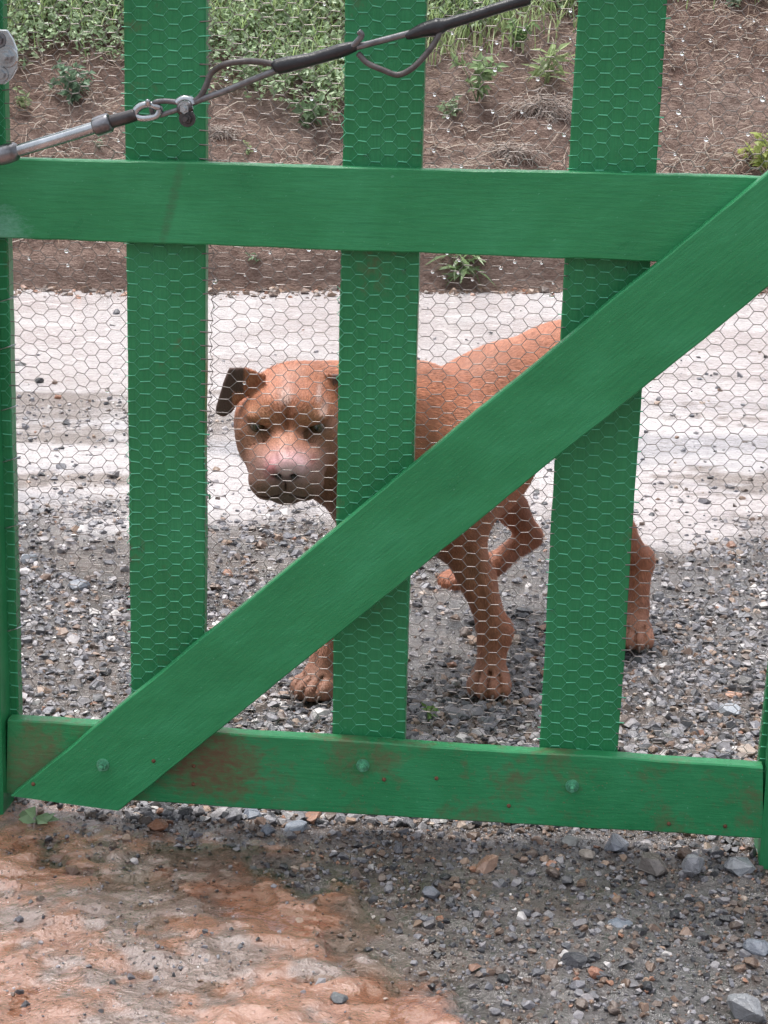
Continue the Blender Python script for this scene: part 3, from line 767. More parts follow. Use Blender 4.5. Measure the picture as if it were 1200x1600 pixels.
stones = [
 (965, 1322, 52, BG, 'pale blue-grey blocky stone below the bolt at the right of the bottom rail', .75, 0),
 (1017, 1358, 64, (.17, .15, .14), 'broad dark brown-grey stone beside the pointed grey stone', .62, .2),
 (1080, 1368, 46, (.25, .255, .28), 'pointed grey stone leaning beside the broad brown stone', .95, .5),
 (1155, 1356, 58, (.27, .285, .31), 'rough speckled grey stone near the foot of the green post', .6, 0),
 (758, 1352, 60, (.26, .155, .11), 'tilted reddish-brown slab of stone on the mud', .35, -.5),
 (674, 1396, 36, (.15, .16, .19), 'small dark slate-coloured stone in front of the reddish slab', .6, 0),
 (900, 1498, 58, (.055, .055, .065), 'glossy black wet stone on the pebbles', .55, .1),
 (1182, 1478, 56, (.18, .20, .24), 'smooth blue-grey stone half sunk in the gravel', .5, 0),
 (1165, 1575, 76, (.24, .25, .27), 'largest grey stone with pale streak sunk in gravel', .6, .2),
 (968, 1440, 46, (.20, .23, .28), 'flat slate-blue stone in the middle of the pebbles', .3, 0),
 (248, 1294, 38, (.20, .085, .045), 'rusty brown lump of stone by the foot of the brace', .6, .1),
 (290, 1270, 30, (.06, .06, .07), 'black round pebble under the bottom rail near the brace foot', .8, 0),
 (350, 1264, 36, (.07, .075, .085), 'low black stone tucked under the bottom rail', .5, 0),
 (394, 1272, 40, (.24, .27, .33), 'bluish wet stone under the rail beside a low black stone', .5, .2),
 (418, 1299, 32, (.13, .15, .19), 'small dark blue stone just clear of the rail', .6, 0),
 (462, 1287, 46, (.22, .25, .30), 'wide wet blue-grey stone under the rail', .5, -.2),
 (890, 1318, 32, (.48, .47, .45), 'small whitish stone beneath the bottom rail bolt', .7, 0),
 (918, 1338, 34, (.42, .36, .31), 'beige stone beside the pale blue-grey blocky stone', .6, 0),
 (1070, 1337, 32, (.16, .11, .085), 'small brown stone behind the pointed grey stone', .8, 0),
 (529, 1568, 36, (.12, .13, .14), 'lone dark stone on the edge of the red clay', .6, 0),
 (470, 1437, 34, (.50, .42, .37), 'flat pale flake of stone on the red clay', .25, .1),
 (930, 1525, 34, (.32, .15, .10), 'reddish stone behind the black wet stone', .6, 0),
 (45, 872, 36, (.42, .45, .50), 'pale bluish stone behind the gate beside the left stile', .6, 0),
 (124, 915, 38, (.17, .19, .23), 'dark grey-blue stone behind the netting between stile and first board', .6, 0),
 (1140, 1110, 42, (.40, .43, .48), 'pale blue-grey stone behind the netting near the right stile', .7, 0),
 (1164, 1067, 28, (.09, .085, .085), 'dark stone behind the netting beside an orange pebble', .8, 0),
 (1146, 1082, 32, (.45, .25, .17), 'orange-pink stone behind the netting', .4, 0),
 (62, 596, 17, (.03, .03, .032), 'small black stone on the pale road', .7, 0),
 (32, 568, 22, (.035, .035, .038), 'black flat stone on the pale road beside the left stile', .4, 0),
]
for i, (u, v, w, c, lab, fl, ti) in enumerate(stones):
    big_stone(u, v, w, c, lab, i, fl, GRP, ti)
extra = 0
for i in range(46):
    u = rng.uniform(560, 1190); v = rng.uniform(1300, 1590)
    if v > 1400 and u < 720: continue
    big_stone(u, v, rng.uniform(17, 30), tuple(PAL[(ci := int(rng.choice(12, p=PWF/PWF.sum())))]*.9), f'small {PNAME[ci]} stone lying loose among the pebbles in front of the gate', 60+i, rng.uniform(.4, .8), 'small loose stones before the gate', rng.uniform(-.3, .3))
for i in range(34):
    u = rng.uniform(40, 1180); v = rng.uniform(880, 1180)
    big_stone(u, v, rng.uniform(18, 30), tuple(PAL[(ci := int(rng.choice(12, p=PW/PW.sum())))]), f'wet {PNAME[ci]} stone standing out of the gravel behind the netting', 120+i, rng.uniform(.4, .8), 'larger stones in the gravel behind the netting', rng.uniform(-.3, .3))

# ------------------------------------------------------------------ vegetation on the bank
def leaf_cloud(P, nrm_bias, length, width, cols, fold=.25):
    """one folded 4-triangle leaf for each point"""
    n = len(P)
    d = rng.normal(size=(n, 3)); d[:, 2] *= .5; d /= np.linalg.norm(d, axis=1, keepdims=True)
    up = rng.normal(size=(n, 3))*.55+nrm_bias; up -= d*(up*d).sum(1, keepdims=True); up /= np.linalg.norm(up, axis=1, keepdims=True)
    sd_ = np.cross(d, up)
    L = length[:, None]; W = width[:, None]
    v0 = P; v1 = P+d*L*.5+sd_*W*.5+up*W*fold; v2 = P+d*L-up*L*.12; v3 = P+d*L*.5-sd_*W*.5+up*W*fold; vm = P+d*L*.5
    V = np.stack([v0, v1, v2, v3, vm], 1).reshape(-1, 3)
    f = np.array([[0, 1, 4], [1, 2, 4], [2, 3, 4], [3, 0, 4]])
    Fi = ((np.arange(n)*5)[:, None, None]+f[None]).reshape(-1, 3)
    return V, Fi, np.repeat(cols, 5, 0)
def blade_cloud(P, h, w, lean, cols, nseg=3):
    n = len(P); az = rng.uniform(0, 2*math.pi, n); ld = np.stack([np.cos(az), np.sin(az), 0*az], -1)
    sd_ = np.stack([-np.sin(az+rng.normal(size=n)*.8), np.cos(az), 0*az], -1)
    V = []
    for k in range(nseg+1):
        t = k/nseg; c = P+np.array([0, 0, 1])*(h*t*(1-.25*lean*t))[:, None]+ld*(h*lean*t*t)[:, None]
        ww = (w*(1-t**1.5)*.5+.0004)[:, None]
        V += [c-sd_*ww, c+sd_*ww]
    V = np.stack(V, 1); m_ = 2*(nseg+1)
    f = np.array([[2*k, 2*k+1, 2*k+3, 2*k+2] for k in range(nseg)])
    return V.reshape(-1, 3), ((np.arange(n)*m_)[:, None, None]+f[None]).reshape(-1, 4), np.repeat(cols, m_, 0)
def bank_sample(n, a0=-1.6, a1=4.4, d0=.02, d1=2.3):
    a = rng.uniform(a0, a1, n); d = rng.uniform(d0, d1, n); return bank_pt(a, d)
GREENS = np.array([(.30, .41, .22), (.40, .51, .31), (.20, .29, .15), (.48, .58, .40), (.36, .46, .29)])
P = bank_sample(150000, d0=.35)
u, v = project(P)
edge = -14+np.interp(u, [-300, 0, 90, 190, 325, 400, 470, 530, 600, 660, 740, 830, 900, 1040, 1100, 1500], [105, 104, 95, 120, 150, 172, 195, 222, 150, 75, 55, 25, 22, -6, -10, -14])
cov = sstep(22, -28, v-edge+45*fbm(P[:, 0]*4, P[:, 2]*5, 301, 3))
k = rng.random(len(P)) < cov*.9
P = P[k]; P = P+np.stack([0*P[:, 0], -rng.random(len(P))*.05, rng.random(len(P))**1.2*.085], -1)
lc = GREENS[rng.integers(0, 5, len(P))]*rng.uniform(.6, 1.35, (len(P), 1))
V, Fi, cc = leaf_cloud(P, np.array([0, -.55, .9]), rng.uniform(.014, .036, len(P)), rng.uniform(.010, .024, len(P)), lc)
me = raw_mesh('ground_cover', V, Fi); vcol(me, cc)
tag(put('ground_cover', me, M['leaf']), 'dense pale green leafy ground cover along the upper bank', 'ground cover', kind='stuff')
# tall grass at the top of the bank
P = bank_sample(34000, d0=.5, d1=2.3); u, v = project(P)
gedge = np.interp(u, [-300, 0, 190, 330, 430, 530, 660, 760, 830, 900, 1000, 1500], [30, 45, 50, 80, 105, 130, 110, 95, 75, 45, 0, -10])
k = rng.random(len(P)) < sstep(35, -30, v-gedge+50*fbm(P[:, 0]*3, P[:, 2]*4, 311, 3))*.9
P = P[k]; gc = np.array([(.38, .50, .22), (.30, .41, .17), (.48, .55, .31)])[rng.integers(0, 3, len(P))]*rng.uniform(.7, 1.25, (len(P), 1))
V, Fi, cc = blade_cloud(P, rng.uniform(.06, .20, len(P)), rng.uniform(.004, .008, len(P)), rng.uniform(.2, .9, len(P)), gc)
me = raw_mesh('grass', V, Fi); vcol(me, cc)
tag(put('grass', me, M['leaf']), 'bright green grass blades on the top of the bank', 'grass', kind='stuff')
# dead stems and roots strewn over the soil
P = bank_sample(20000, d0=.12, d1=1.5); u, v = project(P)
k = rng.random(len(P)) < np.clip(.5+.8*fbm(P[:, 0]*2.5, P[:, 2]*3, 321, 3), .15, 1); P = P[k]; n_ = len(P)
dr = np.stack([rng.normal(size=n_), rng.normal(size=n_)*.5, rng.normal(size=n_)*.45], -1)
slope = np.array([0, .72, .69]); dr[:, 1] = dr[:, 2]*.9+dr[:, 1]*.2; dr /= np.linalg.norm(dr, axis=1, keepdims=True)
L = np.clip(np.exp(rng.normal(math.log(.05), .55, n_)), .015, .22)
q0 = P+np.array([0, -.006, .006]); q2 = P+dr*L[:, None]+np.array([0, -.01, .008]); q1 = (q0+q2)/2+rng.normal(size=(n_, 3))*L[:, None]*.09+np.array([0, -.008, .008])
rad_ = rng.uniform(.0008, .0019, n_)
Va, Fa = seg_tubes(q0, q1, rad_, 4); Vb, Fb = seg_tubes(q1, q2, rad_*.85, 4)
sc_ = np.array([(.50, .41, .34), (.60, .52, .44), (.33, .23, .17), (.16, .10, .075), (.43, .33, .27)])[rng.integers(0, 5, n_)]
me = raw_mesh('dead_stems', np.concatenate([Va, Vb]), np.concatenate([Fa, Fb+len(Va)])); vcol(me, np.concatenate([np.repeat(sc_, 8, 0)]*2))
tag(put('dead_stems', me, M['straw']), 'dry stems and roots strewn over the brown soil of the bank', 'dead stems', kind='stuff')

def bank_hit(u, v):
    d = ray(u, v); lo = None
    for Y in np.arange(6.6, 10.5, .01):
        P = CAM+d*(Y/d[1]); rel = P-BA; a = rel@bdir; dd = rel@bn
        zz = bank_pt(np.array([a]), np.array([dd]))[0, 2]
        if P[2] <= zz: return P
    return CAM+d*(7.6/d[1])
def weed(u, v, size_px, nleaf, col, label, name='weed', ground_v=None, lw=.5, up=1.0, leaflen=.35, group=None):
    base = bank_hit(u, v) if ground_v is None else ground(u, v)
    dep = (base-CAM)@FW; H = size_px/F_PX*dep
    e = empty(name, base, label, 'plant', group)
    bm = bmesh.new(); ns = max(3, nleaf//9); tips = []
    for k_ in range(ns):
        az = random.uniform(0, 6.28); rr_ = random.uniform(.15, .55)*H
        tip = base+np.array([math.cos(az)*rr_, math.sin(az)*rr_*.7, H*random.uniform(.55, 1.0)*up])
        mid_ = base+(tip-base)*.5+np.array([0, 0, H*.12]); path = smooth_path([base, mid_, tip], 4); tips.append(path)
        tube_bm(bm, path, np.linspace(.011, .004, len(path))*H+.0004, 5)
    st = bm_obj('stem', bm, M['leaf'], e); vcol(st.data, np.tile(np.array(col)*.7, (len(st.data.vertices), 1)))
    PP = []
    for k_ in range(nleaf):
        pth = tips[k_ % ns]; PP.append(pth[random.randrange(2, len(pth))]+rng.normal(size=3)*H*.03)
    PP = np.array(PP); cc_ = np.array(col)*rng.uniform(.7, 1.35, (nleaf, 1))
    V, Fi, c2 = leaf_cloud(PP, np.array([0, -.6, .8]), rng.uniform(.7, 1.2, nleaf)*H*leaflen, rng.uniform(.7, 1.2, nleaf)*H*leaflen*lw, cc_)
    me_ = raw_mesh('leaves', V, Fi); vcol(me_, c2); o_ = put('leaves', me_, M['leaf']); setparent(o_, e)
    return e
weed(112, 165, 70, 90, (.16, .25, .16), 'blue-green bushy weed on the bank below the ground cover', 'bush', lw=.45, leaflen=.3)
weed(40, 175, 38, 30, (.25, .31, .16), 'sparse yellowish weed on the bank beside the left stile')
weed(155, 235, 22, 16, (.30, .38, .27), 'tiny pale weed on the bank above the top rail')
weed(715, 448, 62, 60, (.19, .27, .13), 'grassy weed at the foot of the bank below the top rail', lw=.16, leaflen=.75)
weed(400, 420, 26, 22, (.20, .29, .17), 'small dull green weed on the cut face below the rail')
weed(1188, 275, 70, 44, (.36, .42, .13), 'yellow-green leafy weed on the bank by the top of the brace', lw=.6, leaflen=.32)
weed(745, 160, 75, 70, (.22, .31, .15), 'loose green weed on bare soil between the second and third boards', lw=.45, leaflen=.3)
weed(700, 190, 45, 30, (.24, .32, .19), 'small greyish weed beside the second board on bare soil', lw=.5)
weed(850, 135, 70, 40, (.30, .38, .18), 'tall thin yellow-green weed beside the third board', lw=.2, leaflen=.6)
weed(810, 75, 50, 60, (.20, .30, .13), 'dark leafy weed under the taped end of the cable', lw=.5)
weed(388, 245, 24, 14, (.30, .40, .20), 'tiny weed on the brown soil right of the first board', lw=.5)
weed(480, 205, 60, 80, (.15, .23, .12), 'dark leafy weed at the lower edge of the ground cover', lw=.6, leaflen=.3)
weed(1150, 20, 30, 26, (.22, .30, .20), 'small weed high on the bank right of the third board', lw=.5)
weed(670, 1128, 34, 16, (.17, .28, .08), 'small seedling in the gravel beside the second board', 'seedling', ground_v=1, lw=.5, leaflen=.4)
weed(58, 1290, 46, 7, (.24, .36, .20), 'broad-leaved seedling on the mud at the foot of the left post', 'seedling', ground_v=1, lw=.55, leaflen=.75, up=.5)
# bleached dead grass tussocks
def tussock(u, v, w_px, label):
    b0 = bank_hit(u, v); dep = (b0-CAM)@FW; W = w_px/F_PX*dep; n = 260
    P = b0+np.stack([rng.normal(size=n)*W*.25, np.abs(rng.normal(size=n))*.02-.02, rng.normal(size=n)*W*.10+.0], -1)
    az = rng.normal(size=n)*.9; dirn = np.stack([np.sin(az), -.55+0*az, -np.abs(np.cos(az))*.75], -1)
    L = rng.uniform(.35, 1.0, n)*W
    mid_ = P+dirn*L[:, None]*.45+np.array([0, -.03, .05])*W*4*.5; end = P+dirn*L[:, None]*.9+np.array([0, .04, -.02])
    # keep the ends on the bank face
    Va, Fa = seg_tubes(P, mid_, np.full(n, .0014), 4); Vb, Fb = seg_tubes(mid_, end, np.full(n, .0011), 4)
    col = np.array([(.44, .37, .33), (.52, .46, .41), (.36, .28, .24)])[rng.integers(0, 3, n)]
    me_ = raw_mesh('dead_tussock', np.concatenate([Va, Vb])-b0, np.concatenate([Fa, Fb+len(Va)])); vcol(me_, np.concatenate([np.repeat(col, 8, 0)]*2))
    o_ = put('dead_tussock', me_, M['straw']); o_.location = b0; tag(o_, label, 'dead grass')
tussock(850, 165, 85, 'bleached tussock of dead grass on the bank beside the third board')
tussock(800, 235, 60, 'small bleached tussock of dead grass just above the top rail')
tussock(345, 205, 45, 'grey tussock of dead stems beside the first board')

# ------------------------------------------------------------------ dog (one continuous skin polygonised from blended volumes)
hx = axis([(-.30, -.262, .005), (-.262, -.045, .0022), (-.045, .125, .0046), (.125, .215, .0027), (.215, .375, .0048), (.375, .47, .0028), (.47, .56, .005)])
hy = axis([(2.44, 2.66, .0024), (2.66, 2.79, .0048), (2.79, 2.91, .0030), (2.91, 3.03, .0052), (3.03, 3.12, .0032), (3.12, 3.50, .0052)])
hz = axis([(-.015, .065, .0026), (.065, .37, .0045), (.37, .585, .0022)])
FD = np.full((len(hx), len(hy), len(hz)), .2, np.float32)
def sub_box(lo, hi):
    sl = []
    for ax_, a, b in zip((hx, hy, hz), lo, hi):
        i0 = max(0, np.searchsorted(ax_, a)-1); i1 = min(len(ax_), np.searchsorted(ax_, b)+1); sl.append(slice(i0, i1))
    return tuple(sl)
def blend(sl, d, k, op):
    f = FD[sl]
    if op == 'add':
        h = np.clip(.5+.5*(f-d)/k, 0, 1); FD[sl] = f*(1-h)+d*h-k*h*(1-h)
    else:   # carve
        h = np.clip(.5-.5*(f+d)/k, 0, 1); FD[sl] = f*(1-h)+(-d)*h+k*h*(1-h)
def pts_in(sl):
    return hx[sl[0]][:, None, None].astype(np.float32), hy[sl[1]][None, :, None].astype(np.float32), hz[sl[2]][None, None, :].astype(np.float32)
def cone(p, q, r0, r1, k=.02, op='add'):
    p = np.array(p, float); q = np.array(q, float); pad = max(r0, r1)+k*1.6+.012
    sl = sub_box(np.minimum(p, q)-pad, np.maximum(p, q)+pad)
    if min(s_.stop-s_.start for s_ in sl) < 1: return
    x, y, z = pts_in(sl); d = q-p; L2 = d@d
    t = np.clip(((x-p[0])*d[0]+(y-p[1])*d[1]+(z-p[2])*d[2])/L2, 0, 1)
    dist = np.sqrt((x-p[0]-t*d[0])**2+(y-p[1]-t*d[1])**2+(z-p[2]-t*d[2])**2)-(r0+(r1-r0)*t)
    blend(sl, dist, k, op)
def chain(pts, k=.02):
    for (p, r), (q_, r2) in zip(pts[:-1], pts[1:]): cone(p, q_, r, r2, k)
def ell(c, rad, ax=None, k=.015, op='add'):
    c = np.array(c, float); rad = np.array(rad, float); ax = np.eye(3) if ax is None else ax      # rows are axes
    ext = np.sqrt(((ax*rad[:, None])**2).sum(0))+k*1.6+.012
    sl = sub_box(c-ext, c+ext)
    if min(s_.stop-s_.start for s_ in sl) < 1: return
    x, y, z = pts_in(sl); k0 = 0; k1 = 0
    for i in range(3):
        w = (x-c[0])*ax[i, 0]+(y-c[1])*ax[i, 1]+(z-c[2])*ax[i, 2]
        k0 = k0+(w/rad[i])**2; k1 = k1+(w/rad[i]**2)**2
    k0 = np.sqrt(k0); k1 = np.sqrt(k1)+1e-9
    blend(sl, k0*(k0-1)/k1, k, op)
def PY(u, v, Y): return at_y(u, v, Y)
heading = np.array([-.53, -.85, 0]); heading /= np.linalg.norm(heading)
left = np.array([.85, -.53, 0]); left /= np.linalg.norm(left); ZU = np.array([0, 0, 1.0])
BX = np.array([heading, left, ZU])
# trunk
chest = np.array([.055, 2.915, .375]); pelvis = np.array([.315, 3.27, .445])
ell(chest-ZU*.02, (.17, .115, .128), BX, .03)
ell(chest-heading*.12-ZU*.012, (.16, .118, .122), BX, .04)
ell(pelvis+heading*.015, (.12, .088, .085), BX, .05)
ell((chest+pelvis)/2+ZU*.02-heading*.02, (.17, .092, .095), BX, .05)
cone(PY(700, 625, 3.0), PY(880, 542, 3.27), .034, .036, .045)           # back line
ell(chest+heading*.09-ZU*.03, (.085, .085, .105), BX, .03)               # brisket
cone(pelvis-heading*.09+ZU*.03, pelvis-heading*.135-ZU*.06, .022, .015, .02)   # tail carried low
cone(pelvis-heading*.135-ZU*.06, pelvis-heading*.11-ZU*.22, .015, .007, .01)
# neck
H0 = PY(449, 664, 2.635)                       # head centre, between and behind the eyes
hf = np.array([.04, -1.0, -.16]); hf /= np.linalg.norm(hf)
hr = np.cross(hf, ZU); hr /= np.linalg.norm(hr); hu = np.cross(hr, hf)        # hr points to the dog's right
HA = np.array([hr, hf, hu])
def HL(r, f, u): return H0+(hr*r+hf*f+hu*u)*.01
cone(HL(-1.2, -9, -2.0), chest+ZU*.055+heading*.03, .076, .105, .045)
cone(HL(-1.5, -9, -1.6), PY(672, 642, 2.985), .050, .048, .04)
cone(HL(-1.0, -5.5, -6.5), chest+heading*.10-ZU*.02, .044, .075, .04)
# shoulders and forelegs
def foreleg(sh, el, wr, pa, sgn):
    chain([(sh, .062), (el, .043)], .035)
    chain([(el, .040), (el*.45+wr*.55, .0275), (wr, .0255)], .018)
    chain([(wr, .0255), (pa+ZU*.035-heading*.012, .0225)], .012)
    paw(pa)
def paw(pa, fw=heading, s=1.0):
    lf = np.array([-fw[1], fw[0], 0])
    ell(pa+ZU*.022, (.034*s, .028*s, .020*s), np.array([fw, lf, ZU]), .012)
    for o_, adv, rr_ in ((-.0215, .020, .0128), (-.0075, .031, .0142), (.0075, .031, .0142), (.0215, .020, .0128)):
        ell(pa+fw*adv*s+lf*o_*s+ZU*.0155, (.022*s, rr_*.80*s, .0155*s), np.array([fw, lf, ZU]), .0022)
    for o_ in (-.0150, 0, .0150):
        cone(pa+fw*.006+lf*o_*.8*s+ZU*.041, pa+fw*.058*s+lf*o_*1.1*s+ZU*.012, .0022, .0030, .0035, 'carve')
def gnd(u, v, lift=.004): P_ = ground(u, v, lift); return P_
fwc = np.array([-.12, -.99, 0]); fwc /= np.linalg.norm(fwc)
pFL = gnd(765, 1078); pFR = gnd(500, 1082)
wFL = PY(772, 985, pFL[1]+.02); eFL = PY(712, 828, pFL[1]+.04)
chain([(chest+left*.085+ZU*.03+heading*.03, .066), (eFL, .046)], .035)
chain([(eFL, .041), (PY(746, 905, pFL[1]+.03), .0275), (wFL, .0235)], .016)
cone(PY(738, 850, pFL[1]+.015), PY(774, 965, pFL[1]+.01), .015, .012, .008)
ell(wFL+np.array([.004, -.004, 0]), (.027, .025, .026), None, .012)
chain([(wFL, .025), (pFL+ZU*.035, .0225)], .012); paw(pFL, fwc, 1.12)
wFR = PY(524, 985, pFR[1]+.03); eFR = PY(580, 835, pFR[1]+.05)
chain([(chest-left*.085+ZU*.02+heading*.03, .066), (eFR, .046)], .035)
chain([(eFR, .043), (PY(548, 915, pFR[1]+.04), .0305), (wFR, .0265)], .018)
chain([(wFR, .0255), (pFR+ZU*.035, .0225)], .012); paw(pFR, np.array([-.45, -.89, 0]), 1.12)
# muscle and tendon relief on the visible foreleg, shoulder folds
def toward(P_, d): 
    v_ = CAM-P_; return P_+v_/np.linalg.norm(v_)*d
cone(toward(PY(727, 855, pFL[1]+.035), .040), toward(PY(757, 962, pFL[1]+.025), .030), .0035, .0025, .012, 'carve')
cone(toward(PY(764, 1000, pFL[1]+.01), .026), toward(PY(766, 1052, pFL[1]), .026), .003, .002, .010, 'carve')
# hind legs
hipL = pelvis+left*.06-ZU*.01; hipR = pelvis-left*.06-ZU*.01
pHL = gnd(993, 1006); hockL = PY(1000, 878, pHL[1]+.06); kneeL = PY(918, 765, 3.10)
chain([(hipL-left*.012, .066), (kneeL, .048)], .03); chain([(kneeL, .045), (PY(965, 830, 3.13), .028), (hockL, .022)], .018)
ell(hockL+np.array([.004, .006, .004]), (.021, .024, .026), None, .01)
chain([(hockL, .0215), (PY(996, 950, pHL[1]+.03), .0185), (pHL+ZU*.03, .0205)], .012); paw(pHL, np.array([-.15, -.98, 0]), 1.0)
pHR = PY(706, 910, 3.235); hockR = PY(829, 838, 3.34); kneeR = PY(765, 745, 3.22)
chain([(hipR, .078), (kneeR, .050)], .04); chain([(kneeR, .046), (PY(800, 795, 3.30), .026), (hockR, .0215)], .02)
chain([(hockR, .0215), (PY(775, 880, 3.29), .019), (PY(740, 903, 3.255), .019)], .012)
paw(pHR-ZU*.012+np.array([.02, .01, 0]), np.array([-.93, -.36, 0]), .92)
# head
ell(HL(0, -5.2, -.5), (.0715, .080, .050), HA, .02)           # cranium
ell(HL(0, -1.0, 1.9), (.052, .045, .033), HA, .02)            # forehead
for sg in (-1, 1):
    ell(HL(sg*4.7, -3.4, -2.7), (.0265, .052, .046), HA, .020)  # jaw muscle
    ell(HL(sg*3.6, 1.0, 1.75), (.021, .015, .0080), HA, .010)  # brow
    ell(HL(sg*4.6, -.4, -1.5), (.020, .022, .018), HA, .014)   # cheekbone
    ell(HL(sg*2.6, 5.9, -5.8), (.0265, .035, .028), HA, .009)
    ell(HL(sg*3.7, 1.6, -4.3), (.021, .034, .030), HA, .016)  # hanging lip
    ell(HL(sg*2.5, 4.2, -3.5), (.022, .040, .022), HA, .014)   # muzzle side
cone(HL(0, 1.2, -1.2), HL(0, 7.6, -2.75), .029, .0205, .014)   # muzzle bridge
ell(HL(0, 4.6, -4.4), (.034, .042, .031), HA, .014)
cone(HL(0, -3.0, -6.2), HL(0, 5.0, -7.9), .033, .020, .016)    # lower jaw
ell(HL(0, 5.9, -8.0), (.020, .018, .012), HA, .008)            # chin
ell(HL(0, 8.5, -3.15), (.0225, .0140, .0165), HA, .005)        # nose pad
ell(HL(0, 9.1, -5.6), (.0010, .02, .012), HA, .004, 'carve')   # lip split
for sg in (-1, 1):
    ell(HL(sg*1.0, 9.75, -3.75), (.0050, .0075, .0040), HA, .002, 'carve')          # nostril
    ell(HL(sg*1.75, 9.3, -4.1), (.0026, .008, .0024), HA, .002, 'carve')
    ell(HL(sg*4.25, 2.2, .35), (.0135, .012, .0050), HA, .0025, 'carve')             # eye opening
    ell(HL(sg*2.7, 2.6, -.3), (.006, .006, .005), HA, .010, 'carve')                # inner eye hollow
    ell(HL(sg*2.6, 8.2, -7.4), (.021, .02, .0022), HA, .004, 'carve')               # mouth line
ell(HL(0, 3.6, 2.4), (.0015, .008, .014), HA, .012, 'carve')
for sg in (-1, 1):
    cone(HL(sg*.9, 3.7, 2.3), HL(sg*3.4, 2.9, 3.4), .0012, .0012, .007, 'carve')      # brow wrinkles
    cone(HL(sg*1.2, 3.3, 3.6), HL(sg*3.6, 2.2, 4.6), .0010, .0010, .007, 'carve')
    cone(HL(sg*2.4, 3.6, -1.2), HL(sg*4.6, 2.9, -2.2), .0012, .0012, .007, 'carve')   # fold under the eye
    cone(HL(sg*4.3, 6.0, -4.2), HL(sg*5.0, 4.0, -6.0), .0012, .0012, .006, 'carve')   # forehead furrow
# ears: thin flaps standing out sideways from the skull, folded over and hanging
def flap(poly, th, k=.004, curl=6.0):
    """extruded polygon; poly holds 3-D corners that lie near one plane facing forwards"""
    poly = np.array(poly); c0 = poly.mean(0); q2 = np.stack([(poly-c0)@hr, (poly-c0)@hu], -1)
    sl = sub_box(poly.min(0)-.03, poly.max(0)+.03); x, y, z = pts_in(sl)
    px = (x-c0[0])*hr[0]+(y-c0[1])*hr[1]+(z-c0[2])*hr[2]; py = (x-c0[0])*hu[0]+(y-c0[1])*hu[1]+(z-c0[2])*hu[2]
    pw = (x-c0[0])*hf[0]+(y-c0[1])*hf[1]+(z-c0[2])*hf[2]+curl*px**2+.25*py
    d2 = np.full(np.broadcast(px, py).shape, 1e9); sgn = np.ones(d2.shape)
    for i in range(len(q2)):
        a, b = q2[i], q2[i-1]; e = b-a; wx = px-a[0]; wy = py-a[1]
        t = np.clip((wx*e[0]+wy*e[1])/(e@e), 0, 1); d2 = np.minimum(d2, (wx-e[0]*t)**2+(wy-e[1]*t)**2)
        c1 = wy+a[1] >= a[1]; c2 = wy+a[1] < b[1]; c3 = e[0]*wy > e[1]*wx
        sgn = np.where((c1 & c2 & c3) | (~c1 & ~c2 & ~c3), -sgn, sgn)
    dd = sgn*np.sqrt(d2)+.002
    dist = np.maximum(dd, np.abs(pw)-th); o_ = np.maximum(dd, 0)**2+np.maximum(np.abs(pw)-th, 0)**2
    dist = np.where((dd > 0) & (np.abs(pw) > th), np.sqrt(o_), dist)-.0012
    blend(sl, dist.astype(np.float32), k, 'add')
ear_px = [(416, 590), (396, 580), (376, 573), (357, 575), (348, 597), (336, 637), (336, 648), (350, 652), (363, 644), (376, 626), (390, 619), (416, 622)]
flap([PY(u_, v_, 2.652) for u_, v_ in ear_px], .0022)
eL = [(PY(u_, v_, 2.652)-H0) for u_, v_ in ear_px]
flap([H0+e_-2*hr*(e_@hr)-hr*(0 if i_ in (0, 11) else .040)-hf*.024-hu*.010 for i_, e_ in enumerate(eL)], .0022)                    # mirrored ear on the other side of the head

def surface_nets():
    S = FD < 0
    cnt = np.zeros(tuple(n_-1 for n_ in FD.shape), np.uint8)
    corners = [(i, j, k_) for i in (0, 1) for j in (0, 1) for k_ in (0, 1)]
    sh = cnt.shape
    for i, j, k_ in corners: cnt += S[i:i+sh[0], j:j+sh[1], k_:k_+sh[2]]
    act = np.argwhere((cnt > 0) & (cnt < 8)); I0, J0, K0 = act.T
    vid = np.full(sh, -1, np.int32); vid[I0, J0, K0] = np.arange(len(act))
    acc = np.zeros((len(act), 3)); num = np.zeros(len(act))
    val = {c: FD[I0+c[0], J0+c[1], K0+c[2]] for c in corners}
    pos = {c: np.stack([hx[I0+c[0]], hy[J0+c[1]], hz[K0+c[2]]], -1) for c in corners}
    for c in corners:
        for a in range(3):
            if c[a]: continue
            e_ = list(c); e_[a] = 1; e_ = tuple(e_); va, vb = val[c], val[e_]
            cr = (va < 0) != (vb < 0); t = np.where(cr, va/np.where(cr, va-vb, 1), 0)
            acc += np.where(cr[:, None], pos[c]+(pos[e_]-pos[c])*t[:, None], 0); num += cr
    V = acc/num[:, None]; Q = []
    for a in range(3):
        b, c = (a+1) % 3, (a+2) % 3
        s0 = [slice(None)]*3; s1 = [slice(None)]*3; s0[a] = slice(0, -1); s1[a] = slice(1, None)
        A0, A1 = S[tuple(s0)], S[tuple(s1)]
        ed = np.argwhere(A0 != A1)
        ok = (ed[:, b] > 0) & (ed[:, c] > 0) & (ed[:, b] < FD.shape[b]-1) & (ed[:, c] < FD.shape[c]-1); ed = ed[ok]
        flip = A0[tuple(ed.T)]
        def cell(db, dc):
            q_ = ed.copy(); q_[:, b] -= db; q_[:, c] -= dc; return vid[tuple(q_.T)]
        qd = np.stack([cell(1, 1), cell(0, 1), cell(0, 0), cell(1, 0)], -1)
        qd[~flip] = qd[~flip][:, ::-1]; Q.append(qd)
    return V, np.concatenate(Q)
DV, DQ = surface_nets()
